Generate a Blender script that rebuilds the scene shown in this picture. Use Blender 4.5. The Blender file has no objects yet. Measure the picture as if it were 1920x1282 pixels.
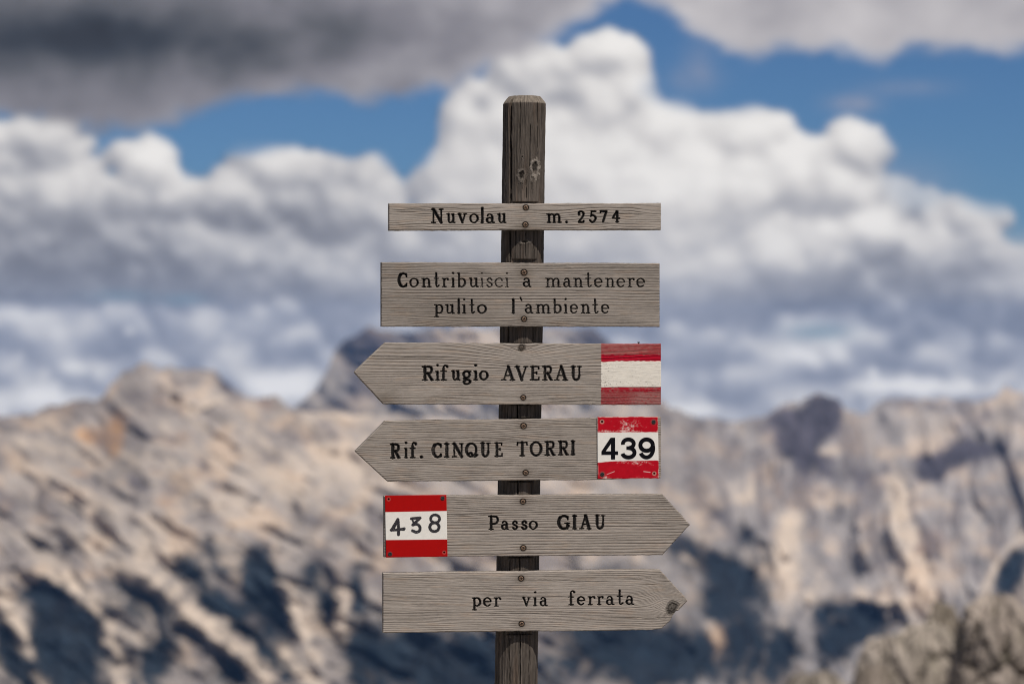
import bpy, bmesh, math, random
import numpy as np
from mathutils import Vector, Matrix

random.seed(7)
rng = np.random.default_rng(7)
scene = bpy.context.scene
COL = scene.collection
R = math.radians

# ------------------------------------------------------------------ camera
FOC = 100.0
CAMY = -5.3333
CAMZ = 1.6
PXF = FOC / 36.0 * 1920.0          # focal length in photograph pixels
cam_d = bpy.data.cameras.new('camera')
cam = bpy.data.objects.new('camera', cam_d); COL.objects.link(cam)
cam.location = (0, CAMY, CAMZ)
cam.rotation_euler = (R(90), 0, 0)
cam_d.lens = FOC; cam_d.sensor_width = 36
cam_d.clip_start = 0.1; cam_d.clip_end = 100000
cam_d.dof.use_dof = True
cam_d.dof.focus_distance = 5.325
cam_d.dof.aperture_fstop = 4.6
cam_d.dof.aperture_blades = 9
scene.camera = cam

# ------------------------------------------------------------------ light
SUN_EL, SUN_AZ = 58.0, 33.0        # azimuth measured to the right of "straight behind the camera"
sv = Vector((math.sin(R(SUN_AZ)) * math.cos(R(SUN_EL)), -math.cos(R(SUN_AZ)) * math.cos(R(SUN_EL)), math.sin(R(SUN_EL))))
sun_d = bpy.data.lights.new('sun', 'SUN'); sun_d.energy = 5.0; sun_d.angle = R(0.53)
sun_d.color = (1.0, 0.93, 0.84)
sun = bpy.data.objects.new('sun', sun_d); COL.objects.link(sun)
sun.rotation_euler = sv.to_track_quat('Z', 'Y').to_euler()
sun.location = (3, -4, 8)

scene.view_settings.view_transform = 'Standard'
scene.view_settings.look = 'None'
scene.view_settings.exposure = -0.28
scene.view_settings.gamma = 1.0
scene.view_settings.use_curve_mapping = False
scene.cycles.use_denoising = True
scene.cycles.pixel_filter_type = 'BLACKMAN_HARRIS'; scene.cycles.filter_width = 1.05
scene.cycles.max_bounces = 6
scene.cycles.volume_bounces = 0

# ------------------------------------------------------------------ noise
def _tab(seed):
    r = np.random.default_rng(seed)
    p = r.permutation(512)
    a = r.random(512) * 2 * np.pi
    return np.concatenate([p, p]), np.cos(a), np.sin(a)
_tabs = {}
def perlin(x, y, seed=0):
    if seed not in _tabs: _tabs[seed] = _tab(seed)
    p, ga, gb = _tabs[seed]
    xi = np.floor(x).astype(np.int64); yi = np.floor(y).astype(np.int64)
    fx = x - xi; fy = y - yi
    u = fx * fx * fx * (fx * (fx * 6 - 15) + 10); v = fy * fy * fy * (fy * (fy * 6 - 15) + 10)
    def g(ix, iy, dx, dy):
        h = p[(p[ix & 511] + iy) & 511]
        return ga[h] * dx + gb[h] * dy
    a = g(xi, yi, fx, fy); b = g(xi + 1, yi, fx - 1, fy)
    c = g(xi, yi + 1, fx, fy - 1); d = g(xi + 1, yi + 1, fx - 1, fy - 1)
    return ((a + u * (b - a)) * (1 - v) + (c + u * (d - c)) * v) * 1.5
def fbm(x, y, seed=0, oct=4, gain=.5):
    s = 0; a = 1; t = 0
    for k in range(oct):
        s = s + a * perlin(x * 2 ** k + 17.3 * k, y * 2 ** k - 9.1 * k, seed + k); t += a; a *= gain
    return s / t
def ridged(x, y, seed=0, oct=4, gain=.5):
    s = 0; a = 1; t = 0
    for k in range(oct):
        s = s + a * (1 - 2.2 * np.abs(perlin(x * 2 ** k + 5.3 * k, y * 2 ** k + 3.7 * k, seed + k))); t += a; a *= gain
    return s / t
def cells(x, y, seed):
    """angular cells: distance to nearest / second point, offset from the point and three random numbers of the cell"""
    xi = np.floor(x).astype(np.int64); yi = np.floor(y).astype(np.int64)
    r = np.random.default_rng(seed); T = r.random((5, 128, 128))
    f1 = np.full(x.shape, 9.); f2 = f1.copy(); bx = np.zeros(x.shape); by = bx.copy(); k = [bx.copy(), bx.copy(), bx.copy()]
    for i in (-1, 0, 1):
        for j in (-1, 0, 1):
            a, b = (xi + i) & 127, (yi + j) & 127
            dx = x - (xi + i + .5 + .85 * (T[0][a, b] - .5)); dy = y - (yi + j + .5 + .85 * (T[1][a, b] - .5)); d = np.hypot(dx, dy)
            nw = d < f1; f2 = np.where(nw, f1, np.minimum(f2, d)); f1 = np.where(nw, d, f1)
            bx = np.where(nw, dx, bx); by = np.where(nw, dy, by)
            for q in range(3): k[q] = np.where(nw, T[2 + q][a, b], k[q])
    return f1, f2, bx, by, k[0] * 2 - 1, k[1] * 2 - 1, k[2] * 2 - 1
def smooth(a, b, x):
    t = np.clip((x - a) / (b - a), 0, 1); return t * t * (3 - 2 * t)
def lin(r, g, b):
    f = lambda c: (c / 255 / 12.92) if c / 255 <= .04045 else ((c / 255 + .055) / 1.055) ** 2.4
    return np.array([f(r), f(g), f(b)])

# ------------------------------------------------------------------ world: Nishita sky + drifting cumulus
def build_sky_picture():
    """Equirectangular cloud map (r,g,b,coverage) computed from clusters of lit puffs."""
    W, H = 4096, 2048
    K = W / (2 * math.pi)                      # texels per radian
    y0 = H // 2 - 260                          # work on the band from about -23 deg up
    rows = H - y0
    jj, ii = np.meshgrid(np.arange(W), np.arange(rows))
    az = (jj + .5) / K - 1.5 * math.pi          # 0 = looking along +Y
    el = ((ii + y0) + .5) / H * math.pi - math.pi / 2
    PX = az * PXF; PY = -el * PXF               # angular "pixels"
    def ang(X, Y):
        a = math.atan((X - 960) / PXF); e = math.atan(-(Y - 641) / PXF * math.cos(a))
        return a, e
    # ---- puffs
    Hm = np.full((rows, W), -1e9, np.float32)
    def puff(X, Y, r, dz, angular=None):
        a, e = angular if angular else ang(X, Y)
        cx = (a + 1.5 * math.pi) * K; cy = (e + math.pi / 2) / math.pi * H - y0
        rr = r / PXF * K
        sx = rr / max(math.cos(e), .2)
        x0, x1 = int(cx - sx - 1), int(cx + sx + 2); yy0, yy1 = max(int(cy - rr - 1), 0), min(int(cy + rr + 2), rows)
        if yy1 <= yy0: return
        xs = np.arange(x0, x1); ys = np.arange(yy0, yy1)
        q = ((xs[None, :] - cx) / sx) ** 2 + ((ys[:, None] - cy) / rr) ** 2
        z = np.where(q < 1, dz + r * np.sqrt(np.clip(1 - q, 0, 1)), -1e9)
        xm = xs % W
        Hm[yy0:yy1, xm] = np.maximum(Hm[yy0:yy1, xm], z)
    R_ = random.Random(11)
    def cluster(cx, cy, rx, ry, n, r0, r1, dz=0.0):
        for k in range(n):
            t = R_.random() * 2 * math.pi; q = math.sqrt(R_.random())
            dx, dy = math.cos(t) * q, math.sin(t) * q
            r = r0 + (r1 - r0) * (1 - q) * R_.random() + (r1 - r0) * .25 * R_.random()
            puff(cx + dx * rx, cy + dy * ry, r, dz - 26 * q + 14 * R_.random())
    # far rows first (small, low), then nearer masses
    for k in range(170):
        X = R_.uniform(-1300, 3200); Y = R_.uniform(590, 800)
        if 1480 < X < 1600 and Y < 650: continue
        cluster(X, Y, 46, 20, 7, 10, 30, -60)
    for k in range(90):
        X = R_.uniform(-1300, 3200); Y = R_.uniform(500, 640)
        if 1470 < X < 1600 and 600 < Y: continue
        if 150 < X < 380 and 535 < Y < 590: continue
        cluster(X, Y, 62, 34, 10, 14, 38, -45)
    for c in [(1760, 500, 200, 70, 50, 22, 50, -30), (1880, 560, 120, 60, 30, 20, 40, -30), (1780, 420, 110, 40, 26, 18, 34, -36), (1690, 380, 60, 36, 14, 16, 30, -30),
              (350, 480, 330, 70, 80, 26, 60, -18), (60, 470, 160, 70, 40, 24, 56, -16), (650, 520, 160, 60, 40, 22, 50, -16),
              (60, 270, 90, 50, 26, 20, 46, 0), (90, 380, 130, 60, 36, 24, 56, 4), (-90, 330, 120, 110, 40, 30, 60, 0), (150, 300, 40, 30, 10, 14, 26, 0),
              (320, 392, 70, 30, 14, 22, 38, -8), (235, 460, 80, 40, 14, 24, 40, -10), (900, 470, 120, 40, 20, 24, 44, 0), (265, 320, 68, 42, 24, 22, 44, 26), (250, 375, 60, 30, 12, 20, 36, 22),
              (500, 318, 72, 40, 26, 20, 42, 10), (430, 380, 120, 50, 30, 24, 50, 6), (590, 325, 56, 30, 14, 18, 34, 0), (690, 340, 60, 34, 16, 18, 36, -6), (640, 400, 120, 50, 30, 24, 48, 0),
              (740, 460, 80, 50, 20, 22, 44, 4), (420, 490, 60, 34, 12, 18, 40, 10),
              (1000, 330, 190, 120, 90, 34, 74, 20), (900, 230, 70, 60, 26, 24, 48, 20), (860, 320, 70, 60, 20, 24, 48, 18), (830, 400, 70, 70, 20, 24, 48, 14),
              (1000, 150, 90, 50, 30, 22, 46, 22), (1140, 110, 62, 40, 26, 22, 46, 34), (1130, 190, 90, 50, 24, 26, 52, 30), (1220, 250, 70, 60, 20, 28, 52, 30),
              (1200, 380, 220, 110, 90, 34, 80, 34), (1390, 270, 90, 50, 34, 24, 52, 36), (1340, 360, 120, 80, 30, 30, 60, 40), (1490, 330, 80, 60, 26, 24, 52, 32),
              (1590, 285, 62, 42, 30, 22, 40, 34), (1625, 300, 30, 30, 10, 18, 26, 34), (1560, 370, 80, 50, 20, 24, 46, 28), (1450, 480, 150, 70, 50, 26, 56, 24), (1620, 440, 66, 34, 20, 20, 40, 24), (1250, 520, 200, 70, 50, 28, 60, 14),
              (1100, 560, 150, 60, 24, 24, 50, 0)]:
        cluster(*c)
    # the rest of the sky, all round and overhead
    for k in range(330):
        a = R_.uniform(-math.pi, math.pi); e = R_.uniform(.02, 1.3)
        if abs(a) < .30 and e < .30: continue
        s = 1 + e * 1.6
        for m in range(26):
            t = R_.random() * 6.28; q = math.sqrt(R_.random())
            puff(0, 0, (22 + 50 * R_.random() * (1 - q)) * s, -26 * q * s, (a + math.cos(t) * q * .055 * s / max(math.cos(e), .3), e + math.sin(t) * q * .022 * s))
    cov0 = (Hm > -1e8).astype(np.float32)
    Hf = np.where(Hm > -1e8, Hm, -95).astype(np.float32)
    def blur(a, n):
        for _ in range(n):
            a = (np.roll(a, 1, 1) + 2 * a + np.roll(a, -1, 1)) / 4
            p = np.pad(a, ((1, 1), (0, 0)), 'edge'); a = (p[:-2] + 2 * a + p[2:]) / 4
        return a
    n1 = fbm(PX / 46, PY / 40, 21, 4, .55); n2 = fbm(PX / 140, PY / 90, 31, 3)
    Hs = blur(Hf, 1) + 16 * n1.astype(np.float32)
    Hb = blur(Hf, 10)
    gy, gx = np.gradient(Hs * .72 + Hb * .5)
    tex = PXF / K
    gx /= tex; gy /= tex
    nn = 1 / np.sqrt(gx ** 2 + gy ** 2 + 1)
    L = np.array([.30, .72, .55]); L /= np.linalg.norm(L)
    lam = np.clip((-gx * L[0] - gy * L[1] + L[2]) * nn, 0, 1)
    lam = blur(lam.astype(np.float32), 1)
    occ = np.clip((blur(Hf, 26) - Hs) / 60, -1, 1)
    n4 = fbm(PX / 22, PY / 17, 91, 3, .6)
    tone = .33 + .58 * lam - .20 * np.clip(occ, 0, 1) + .14 * n2 + .13 * n1 + .08 * n4
    cov = smooth(.25, .80, blur(cov0, 2) + .34 * n1 + .10 * n4)
    tone_add = 1
    # broad masses of tone: bright towers, dull decks (all in angular pixels)
    def g(X, Y, rx, ry, wob=.35):
        a, e = ang(X, Y)
        d = ((PX - a * PXF) / rx) ** 2 + ((PY + e * PXF) / ry) ** 2
        return np.exp(-d * (1 + wob * n1))
    for X, Y, rx, ry, s in [(1150, 110, 110, 80, .26), (270, 330, 95, 65, .30), (500, 310, 90, 55, .14), (80, 300, 120, 70, .05), (60, 400, 130, 40, .12), (1250, 330, 260, 130, .20), (1480, 300, 200, 90, .16),
                            (950, 300, 160, 110, .14), (1620, 430, 90, 50, .26), (1240, 480, 260, 80, .14), (430, 490, 90, 40, .14), (760, 500, 120, 60, .10), (1480, 650, 120, 30, .22), (560, 715, 70, 30, .38), (60, 745, 100, 24, .32), (1720, 722, 130, 12, .35), (1300, 770, 70, 14, .3),
                            (120, 660, 60, 40, .14), (420, 620, 90, 30, .14), (600, 600, 90, 30, .12),
                            (300, 480, 160, 60, -.12), (120, 490, 160, 50, -.22), (640, 420, 170, 40, -.04), (1060, 170, 60, 36, -.16), (1120, 340, 60, 40, -.06), (1850, 520, 220, 90, -.14), (1750, 620, 200, 60, -.12), (1420, 560, 160, 40, -.10), (1450, 715, 160, 14, -.20), (1250, 745, 90, 14, -.12), (300, 590, 300, 30, -.05), (520, 670, 200, 20, -.06), (180, 730, 150, 20, -.10), (900, 570, 160, 50, -.08)]:
        tone += s * g(X, Y, rx, ry)
    for X, Y, rx, ry, s in [(380, 440, 420, 110, -.13), (385, 290, 28, 50, -.14), (640, 330, 90, 50, -.12), (170, 330, 40, 60, -.12), (90, 300, 90, 50, -.06)]:
        tone += s * g(X, Y, rx, ry)
    big = np.clip(g(1200, 360, 330, 190, .2) + g(930, 330, 150, 150, .2), 0, 1)
    tone = tone + (.90 - tone) * .42 * big
    tone = np.clip(tone, .05, 1.05)
    # contrast falls towards the horizon
    lo = smooth(330, -60, -PY)
    mid = .66
    tone = tone + (mid - tone) * .16 * lo
    for X, Y, rx, ry, s in [(560, 716, 60, 28, .42), (520, 735, 40, 16, .3), (60, 742, 110, 22, .36), (1720, 722, 120, 12, .5), (1790, 735, 90, 9, .3), (1290, 772, 70, 13, .4), (1480, 650, 70, 24, .32), (1560, 672, 60, 16, .22), (1250, 660, 40, 14, .2), (120, 655, 36, 36, .26), (150, 690, 60, 14, .15), (450, 610, 60, 22, .2), (400, 660, 60, 14, .16), (60, 590, 60, 12, .2), (1800, 610, 70, 22, .12), (1620, 625, 40, 20, .22), (1690, 560, 50, 16, .12)]:
        tone = tone + 1.05 * s * g(X, Y, rx, ry, 1.7)
    stops = np.array([0, .25, .45, .62, .80, 1.0, 1.2])
    cols = np.array([lin(112, 113, 121), lin(133, 134, 142), lin(156, 156, 162), lin(179, 178, 181), lin(206, 203, 202), lin(228, 225, 222), lin(246, 242, 238)])
    rgb = np.stack([np.interp(tone, stops, cols[:, k]) for k in range(3)], -1)
    # bluish tint low down
    tint = (.45 * lo * (1 - smooth(.6, .9, tone)))[..., None]
    rgb = rgb * (1 - tint) + rgb * np.array([.97, 1.0, 1.07]) * tint
    # thin veil low over the mountains
    cov = np.maximum(cov, smooth(-230, -120, PY)); cov = cov * (1 - .75 * g(1535, 622, 60, 15)) * (1 - .45 * g(225, 556, 60, 9)) * (1 - .55 * g(345, 562, 40, 9)) * (1 - .4 * g(1150, 600, 30, 10))
    # open blue gaps
    for X, Y, rx, ry, s in [(600, 235, 175, 38, 1.2), (760, 290, 45, 26, 1.0), (430, 265, 90, 26, .9), (1850, 240, 150, 90, 1.0), (1880, 330, 90, 60, 1.0), (1350, 165, 120, 40, 1.0), (1170, 30, 40, 22, 1.0), (1720, 330, 60, 60, .4), (205, 225, 55, 12, .6)]:
        cov = cov * (1 - np.clip(s * smooth(.25, .75, g(X, Y, rx * 1.25, ry * 1.25) + .15 * n1), 0, 1))
    # ---- high decks: the grey sheet over the upper left, paler one upper right
    ex = np.array([-2600, -900, -300, 0, 100, 200, 300, 380, 450, 560, 700, 850, 900, 1000, 1060, 1120, 1170, 1220, 1290, 1350, 1400, 1470, 1560, 1650, 1710, 1800, 1920, 2300, 2900, 4600], float)
    ey = np.array([150, 200, 180, 228, 236, 258, 240, 212, 190, 175, 192, 172, 140, 100, 66, 20, -8, 6, 50, 92, 114, 104, 96, 120, 100, 108, 104, 60, 120, 60], float)
    edge = np.interp(PX + 960, ex, ey) - 641
    sd = edge - PY + 26 * fbm(PX / 60, PY / 40, 41, 4, .55) + 10 * n2
    deck = smooth(-16, 26, sd)
    deck *= 1 - smooth(820, 1500, -PY) * smooth(-.15, .2, fbm(PX / 900, PY / 500, 71, 4))   # breaks up overhead
    left = smooth(1250, 350, PX + 960 + 120 * n2)
    dark = 1.05 * g(110, 70, 330, 60, .3) + .40 * g(640, 70, 330, 60, .5)
    dk = .75 + .015 * n1 + .16 * n2 - .36 * left - .37 * np.clip(dark, 0, 1.1) + .0 * sd
    dk += .07 * smooth(70, 0, sd)
    dk += .10 * smooth(150, 700, np.abs(PX)) * 0
    dcol = np.stack([np.interp(dk, [-.1, .05, .25, .45, .65, .85, 1.0], np.array([lin(50, 52, 58), lin(62, 66, 74), lin(96, 97, 103), lin(128, 126, 133), lin(160, 157, 162), lin(190, 186, 188), lin(215, 211, 211)])[:, k]) for k in range(3)], -1)
    # white tower pokes in front of the deck's ragged end
    front = smooth(.2, .8, g(1120, 130, 115, 95, .2) + g(960, 190, 120, 70, .2) + .5 * n1 * g(1060, 150, 200, 120))
    deck = deck * (1 - .92 * front)
    # wisps in the open blue
    wis = .8 * g(1600, 195, 42, 16, .9) + .35 * g(1700, 165, 80, 14, .9) + .4 * g(1300, 150, 46, 26, .9) + .35 * g(1690, 350, 90, 50, .9) + .3 * g(1310, 110, 30, 40, .9)
    wis = np.clip(wis * (.8 + .9 * n1), 0, .85)
    wc = lin(150, 152, 168)
    cov2 = cov + (1 - cov) * wis
    rgb = (rgb * cov[..., None] + wc * ((1 - cov) * wis)[..., None]) / np.maximum(cov2, 1e-4)[..., None]
    al = deck + (1 - deck) * cov2
    rgb = (dcol * deck[..., None] + rgb * ((1 - deck) * cov2)[..., None]) / np.maximum(al, 1e-4)[..., None]
    out = np.zeros((H, W, 4), np.float32)
    out[y0:, :, :3] = rgb; out[y0:, :, 3] = al
    out[:y0, :, :3] = lin(150, 150, 160); out[:y0, :, 3] = 1
    img = bpy.data.images.new('drifting_clouds', W, H, alpha=True, float_buffer=True)
    img.colorspace_settings.name = 'Linear Rec.709'
    img.alpha_mode = 'CHANNEL_PACKED'
    img.pixels.foreach_set(out.ravel())
    img.update()
    img.pack()
    return img

world = bpy.data.worlds.new('World'); scene.world = world
world.use_nodes = True
wn = world.node_tree.nodes; wl = world.node_tree.links
wn.clear()
w_out = wn.new('ShaderNodeOutputWorld'); w_bg = wn.new('ShaderNodeBackground')
w_sky = wn.new('ShaderNodeTexSky'); w_sky.sky_type = 'NISHITA'; w_sky.sun_disc = False
w_sky.sun_elevation = R(SUN_EL); w_sky.sun_rotation = R(180 - SUN_AZ)
w_sky.altitude = 2500; w_sky.air_density = 1.0; w_sky.dust_density = .3; w_sky.ozone_density = 1.6
w_img = wn.new('ShaderNodeTexImage'); w_img.image = build_sky_picture(); w_img.interpolation = 'Cubic'
w_co = wn.new('ShaderNodeTexCoord')
w_mix = wn.new('ShaderNodeMix'); w_mix.data_type = 'RGBA'
w_mul = wn.new('ShaderNodeVectorMath'); w_mul.operation = 'SCALE'; w_mul.inputs['Scale'].default_value = 1.0 / 0.1
w_hs = wn.new('ShaderNodeHueSaturation'); w_hs.inputs['Saturation'].default_value = 1.0; w_hs.inputs['Value'].default_value = 1.0
w_bg.inputs['Strength'].default_value = 0.06
w_sep = wn.new('ShaderNodeSeparateXYZ'); wl.new(w_co.outputs['Generated'], w_sep.inputs[0])
def wmath(op, a, b=None, c=None):
    m = wn.new('ShaderNodeMath'); m.operation = op
    for k, v in enumerate((a, b, c)):
        if v is None: continue
        if isinstance(v, (int, float)): m.inputs[k].default_value = v
        else: wl.new(v, m.inputs[k])
    return m.outputs[0]
w_u = wmath('MULTIPLY_ADD', wmath('ARCTAN2', w_sep.outputs['Y'], wmath('MULTIPLY', w_sep.outputs['X'], -1.0)), 1 / (2 * math.pi), .5)
w_v = wmath('MULTIPLY_ADD', wmath('ARCSINE', w_sep.outputs['Z']), 1 / math.pi, .5)
w_uv = wn.new('ShaderNodeCombineXYZ'); wl.new(w_u, w_uv.inputs[0]); wl.new(w_v, w_uv.inputs[1])
wl.new(w_uv.outputs[0], w_img.inputs['Vector'])
wl.new(w_img.outputs['Color'], w_mul.inputs[0])
wl.new(w_sky.outputs['Color'], w_hs.inputs['Color'])
w_tint = wn.new('ShaderNodeVectorMath'); w_tint.operation = 'MULTIPLY'; w_tint.inputs[1].default_value = (.48, .74, 1.08)   # high-mountain blue, thin clean air
wl.new(w_hs.outputs['Color'], w_tint.inputs[0]); wl.new(w_tint.outputs['Vector'], w_mix.inputs['A'])
wl.new(w_mul.outputs['Vector'], w_mix.inputs['B'])
wl.new(w_img.outputs['Alpha'], w_mix.inputs['Factor'])
wl.new(w_mix.outputs['Result'], w_bg.inputs['Color'])
wl.new(w_bg.outputs['Background'], w_out.inputs['Surface'])
CLOUD_GAIN = 1.31
w_mul.inputs['Scale'].default_value = CLOUD_GAIN / 0.06

# ------------------------------------------------------------------ mesh + tagging helpers
def make_mesh(name, V, Q, C=None, mat=None, sm=False):
    V = np.ascontiguousarray(V, np.float32); Q = np.ascontiguousarray(Q, np.int32)
    k = Q.shape[1]
    me = bpy.data.meshes.new(name)
    me.vertices.add(len(V)); me.vertices.foreach_set('co', V.ravel())
    me.loops.add(Q.size); me.loops.foreach_set('vertex_index', Q.ravel())
    me.polygons.add(len(Q))
    me.polygons.foreach_set('loop_start', np.arange(0, Q.size, k, dtype=np.int32))
    me.polygons.foreach_set('use_smooth', np.full(len(Q), bool(sm)))
    if C is not None:
        a = me.color_attributes.new('tint', 'FLOAT_COLOR', 'POINT')
        if C.shape[1] == 3: C = np.concatenate([C, np.ones((len(C), 1))], 1)
        a.data.foreach_set('color', np.ascontiguousarray(C, np.float32).ravel())
    me.update(calc_edges=True); me.validate()
    if mat: me.materials.append(mat)
    return me
def link(name, me, parent=None, **props):
    o = bpy.data.objects.new(name, me); COL.objects.link(o)
    if parent: o.parent = parent
    for k, v in props.items(): o[k] = v
    return o
def sub_mesh(name, V, Q, C, mat, sel, sm=False):
    q = Q[sel]; used, inv = np.unique(q, return_inverse=True)
    return make_mesh(name, V[used], inv.reshape(q.shape), C[used] if C is not None else None, mat, sm)
def grid_quads(nr, nc, flip=False):
    i = np.arange(nr * nc).reshape(nr, nc)
    q = np.stack([i[:-1, :-1], i[:-1, 1:], i[1:, 1:], i[1:, :-1]], -1).reshape(-1, 4)
    return q[:, ::-1] if flip else q

# ------------------------------------------------------------------ materials
def tint_mat(name, rough=.8, spec=.2, noise=None, bump=None, metallic=0.0, coat=0.0):
    """colour comes from the piece's own 'tint'; fine grain from noise nodes. noise=(scale vec, lo, hi); bump=(scale vec, dist)"""
    m = bpy.data.materials.new(name); m.use_nodes = True
    n = m.node_tree.nodes; l = m.node_tree.links
    b = n['Principled BSDF']; b.inputs['Roughness'].default_value = rough; b.inputs['Specular IOR Level'].default_value = spec
    b.inputs['Metallic'].default_value = metallic; b.inputs['Coat Weight'].default_value = coat
    a = n.new('ShaderNodeAttribute'); a.attribute_name = 'tint'
    src = a.outputs['Color']
    tc = n.new('ShaderNodeTexCoord')
    def ntex(scale, det=6):
        mp = n.new('ShaderNodeMapping'); mp.inputs['Scale'].default_value = scale
        t = n.new('ShaderNodeTexNoise'); t.inputs['Scale'].default_value = 1; t.inputs['Detail'].default_value = det; t.inputs['Roughness'].default_value = .65
        l.new(tc.outputs['Object'], mp.inputs['Vector']); l.new(mp.outputs['Vector'], t.inputs['Vector'])
        return t.outputs['Fac']
    if noise:
        mr = n.new('ShaderNodeMapRange'); mr.inputs['From Min'].default_value = .3; mr.inputs['From Max'].default_value = .7
        mr.inputs['To Min'].default_value = noise[1]; mr.inputs['To Max'].default_value = noise[2]
        l.new(ntex(noise[0]), mr.inputs['Value'])
        vm = n.new('ShaderNodeVectorMath'); vm.operation = 'SCALE'
        l.new(src, vm.inputs[0]); l.new(mr.outputs['Result'], vm.inputs['Scale']); src = vm.outputs['Vector']
    l.new(src, b.inputs['Base Color'])
    if bump:
        bp = n.new('ShaderNodeBump'); bp.inputs['Strength'].default_value = 1; bp.inputs['Distance'].default_value = bump[1]
        l.new(ntex(bump[0]), bp.inputs['Height']); l.new(bp.outputs['Normal'], b.inputs['Normal'])
    return m
M_WOOD = tint_mat('weathered_board_wood', .9, .06, ((60, 60, 900), .80, 1.18), ((50, 50, 1100), .00035))
M_POST = tint_mat('dark_post_wood', .85, .15, ((900, 900, 45), .70, 1.30), ((1000, 1000, 50), .0006))
M_PLATE = tint_mat('enamelled_metal', .6, .04, ((120, 120, 120), .96, 1.04), None)
M_SCREW = tint_mat('rusty_screw', .6, .4, ((700, 700, 700), .75, 1.25), ((900, 900, 900), .0002), .35)
M_ROCK = tint_mat('mountain_rock', .95, .05, ((.03, .03, .03), .86, 1.14), None)
M_CRAG = tint_mat('crag_rock', .95, .05, ((1.4, 1.4, 1.4), .7, 1.3), ((2.5, 2.5, 2.5), .08))

# ------------------------------------------------------------------ far terrain
def pxpos(X, Y, r):
    """world point seen at photograph position X, Y from the view point, at ground distance r along +Y"""
    return np.stack([(X - 960) / PXF * r, CAMY + r + 0 * X, CAMZ + (641 - Y) / PXF * r], -1)

def rotg(X, Y, cx, cy, rx, ry, rot):
    c, s = math.cos(R(rot)), math.sin(R(rot))
    dx, dy = X - cx, Y - cy
    u = (dx * c + dy * s) / rx; v = (-dx * s + dy * c) / ry
    return u * u + v * v
def stroke(X, Y, pts, w):
    d = np.full(X.shape, 1e9)
    for (x0, y0), (x1, y1) in zip(pts[:-1], pts[1:]):
        vx, vy = x1 - x0, y1 - y0; L2 = vx * vx + vy * vy
        t = np.clip(((X - x0) * vx + (Y - y0) * vy) / L2, 0, 1)
        d = np.minimum(d, np.hypot(X - x0 - t * vx, Y - y0 - t * vy))
    return (d / w) ** 2
def Lc(b): return (b[0] * .532, 600 + b[1] * .532)
def Rc(b): return (1220 + b[0] * .532, 600 + b[1] * .532)

WOODS_SHADE, PALE, ORANGE, BROWN = [], [], [], []  # first list: forest, plus shaded cliffs painted as dark patches
def add(lst, f, items):
    for b in items:
        if isinstance(b[0], (tuple, list)):
            lst.append(('s', [f(p) for p in b[0]], b[1] * .532 * 1.45, b[2] * .8))
        else:
            x, y = f(b); lst.append(('e', x, y, b[2] * .532, b[3] * .532, b[4], b[5]))
add(WOODS_SHADE, Lc, [(150, 960, 90, 60, 20, 1), (200, 1080, 90, 120, 15, 1.1), (240, 1210, 120, 100, 20, 1.1), (60, 1210, 46, 130, -20, .8), (10, 1120, 30, 80, -20, .7), (330, 1060, 60, 80, 30, .9), (420, 1190, 40, 90, -30, .6),
    (530, 1000, 90, 80, 40, .8), (560, 1190, 60, 90, 30, 1.0), (450, 930, 60, 40, 30, .5), ([(650, 870), (760, 990), (860, 1100), (1000, 1240)], 44, 1.0),
    (900, 860, 70, 60, 20, .9), (930, 980, 80, 70, 30, .8), (980, 1060, 60, 60, 30, .8), (1110, 890, 46, 70, 10, .9), (1160, 1000, 36, 80, 0, .8), (1260, 930, 25, 80, 0, .9), (1080, 700, 90, 40, 15, .55), (1230, 760, 60, 30, 30, .5),
    (620, 420, 90, 24, 15, .4), (480, 570, 34, 56, -30, .7), (720, 500, 22, 50, -20, .6), (960, 480, 60, 30, 30, .6), (340, 600, 24, 40, -40, .5), (1130, 400, 90, 46, 15, .5), (60, 640, 60, 40, 20, .35),
    (600, 590, 50, 34, 30, .5), (800, 590, 60, 24, 10, .4), (700, 660, 60, 26, 30, .45), (280, 490, 44, 18, 20, .45), (200, 810, 90, 40, 20, .35), (750, 800, 60, 50, 40, .5), (360, 760, 60, 24, 40, .35), (820, 1250, 90, 60, 30, .7), (1290, 1180, 70, 120, 0, .8), (1500, 1200, 200, 130, 0, .8), (1700, 1230, 200, 100, 0, 1.0), (1450, 1050, 60, 80, 10, .5),
    (180, 300, 50, 20, 10, .35), (700, 210, 60, 30, 0, .3), (800, 230, 20, 50, -20, .7), (640, 330, 60, 22, 10, .35), (900, 380, 50, 30, 10, .35), (430, 330, 40, 20, 0, .3)])
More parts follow.
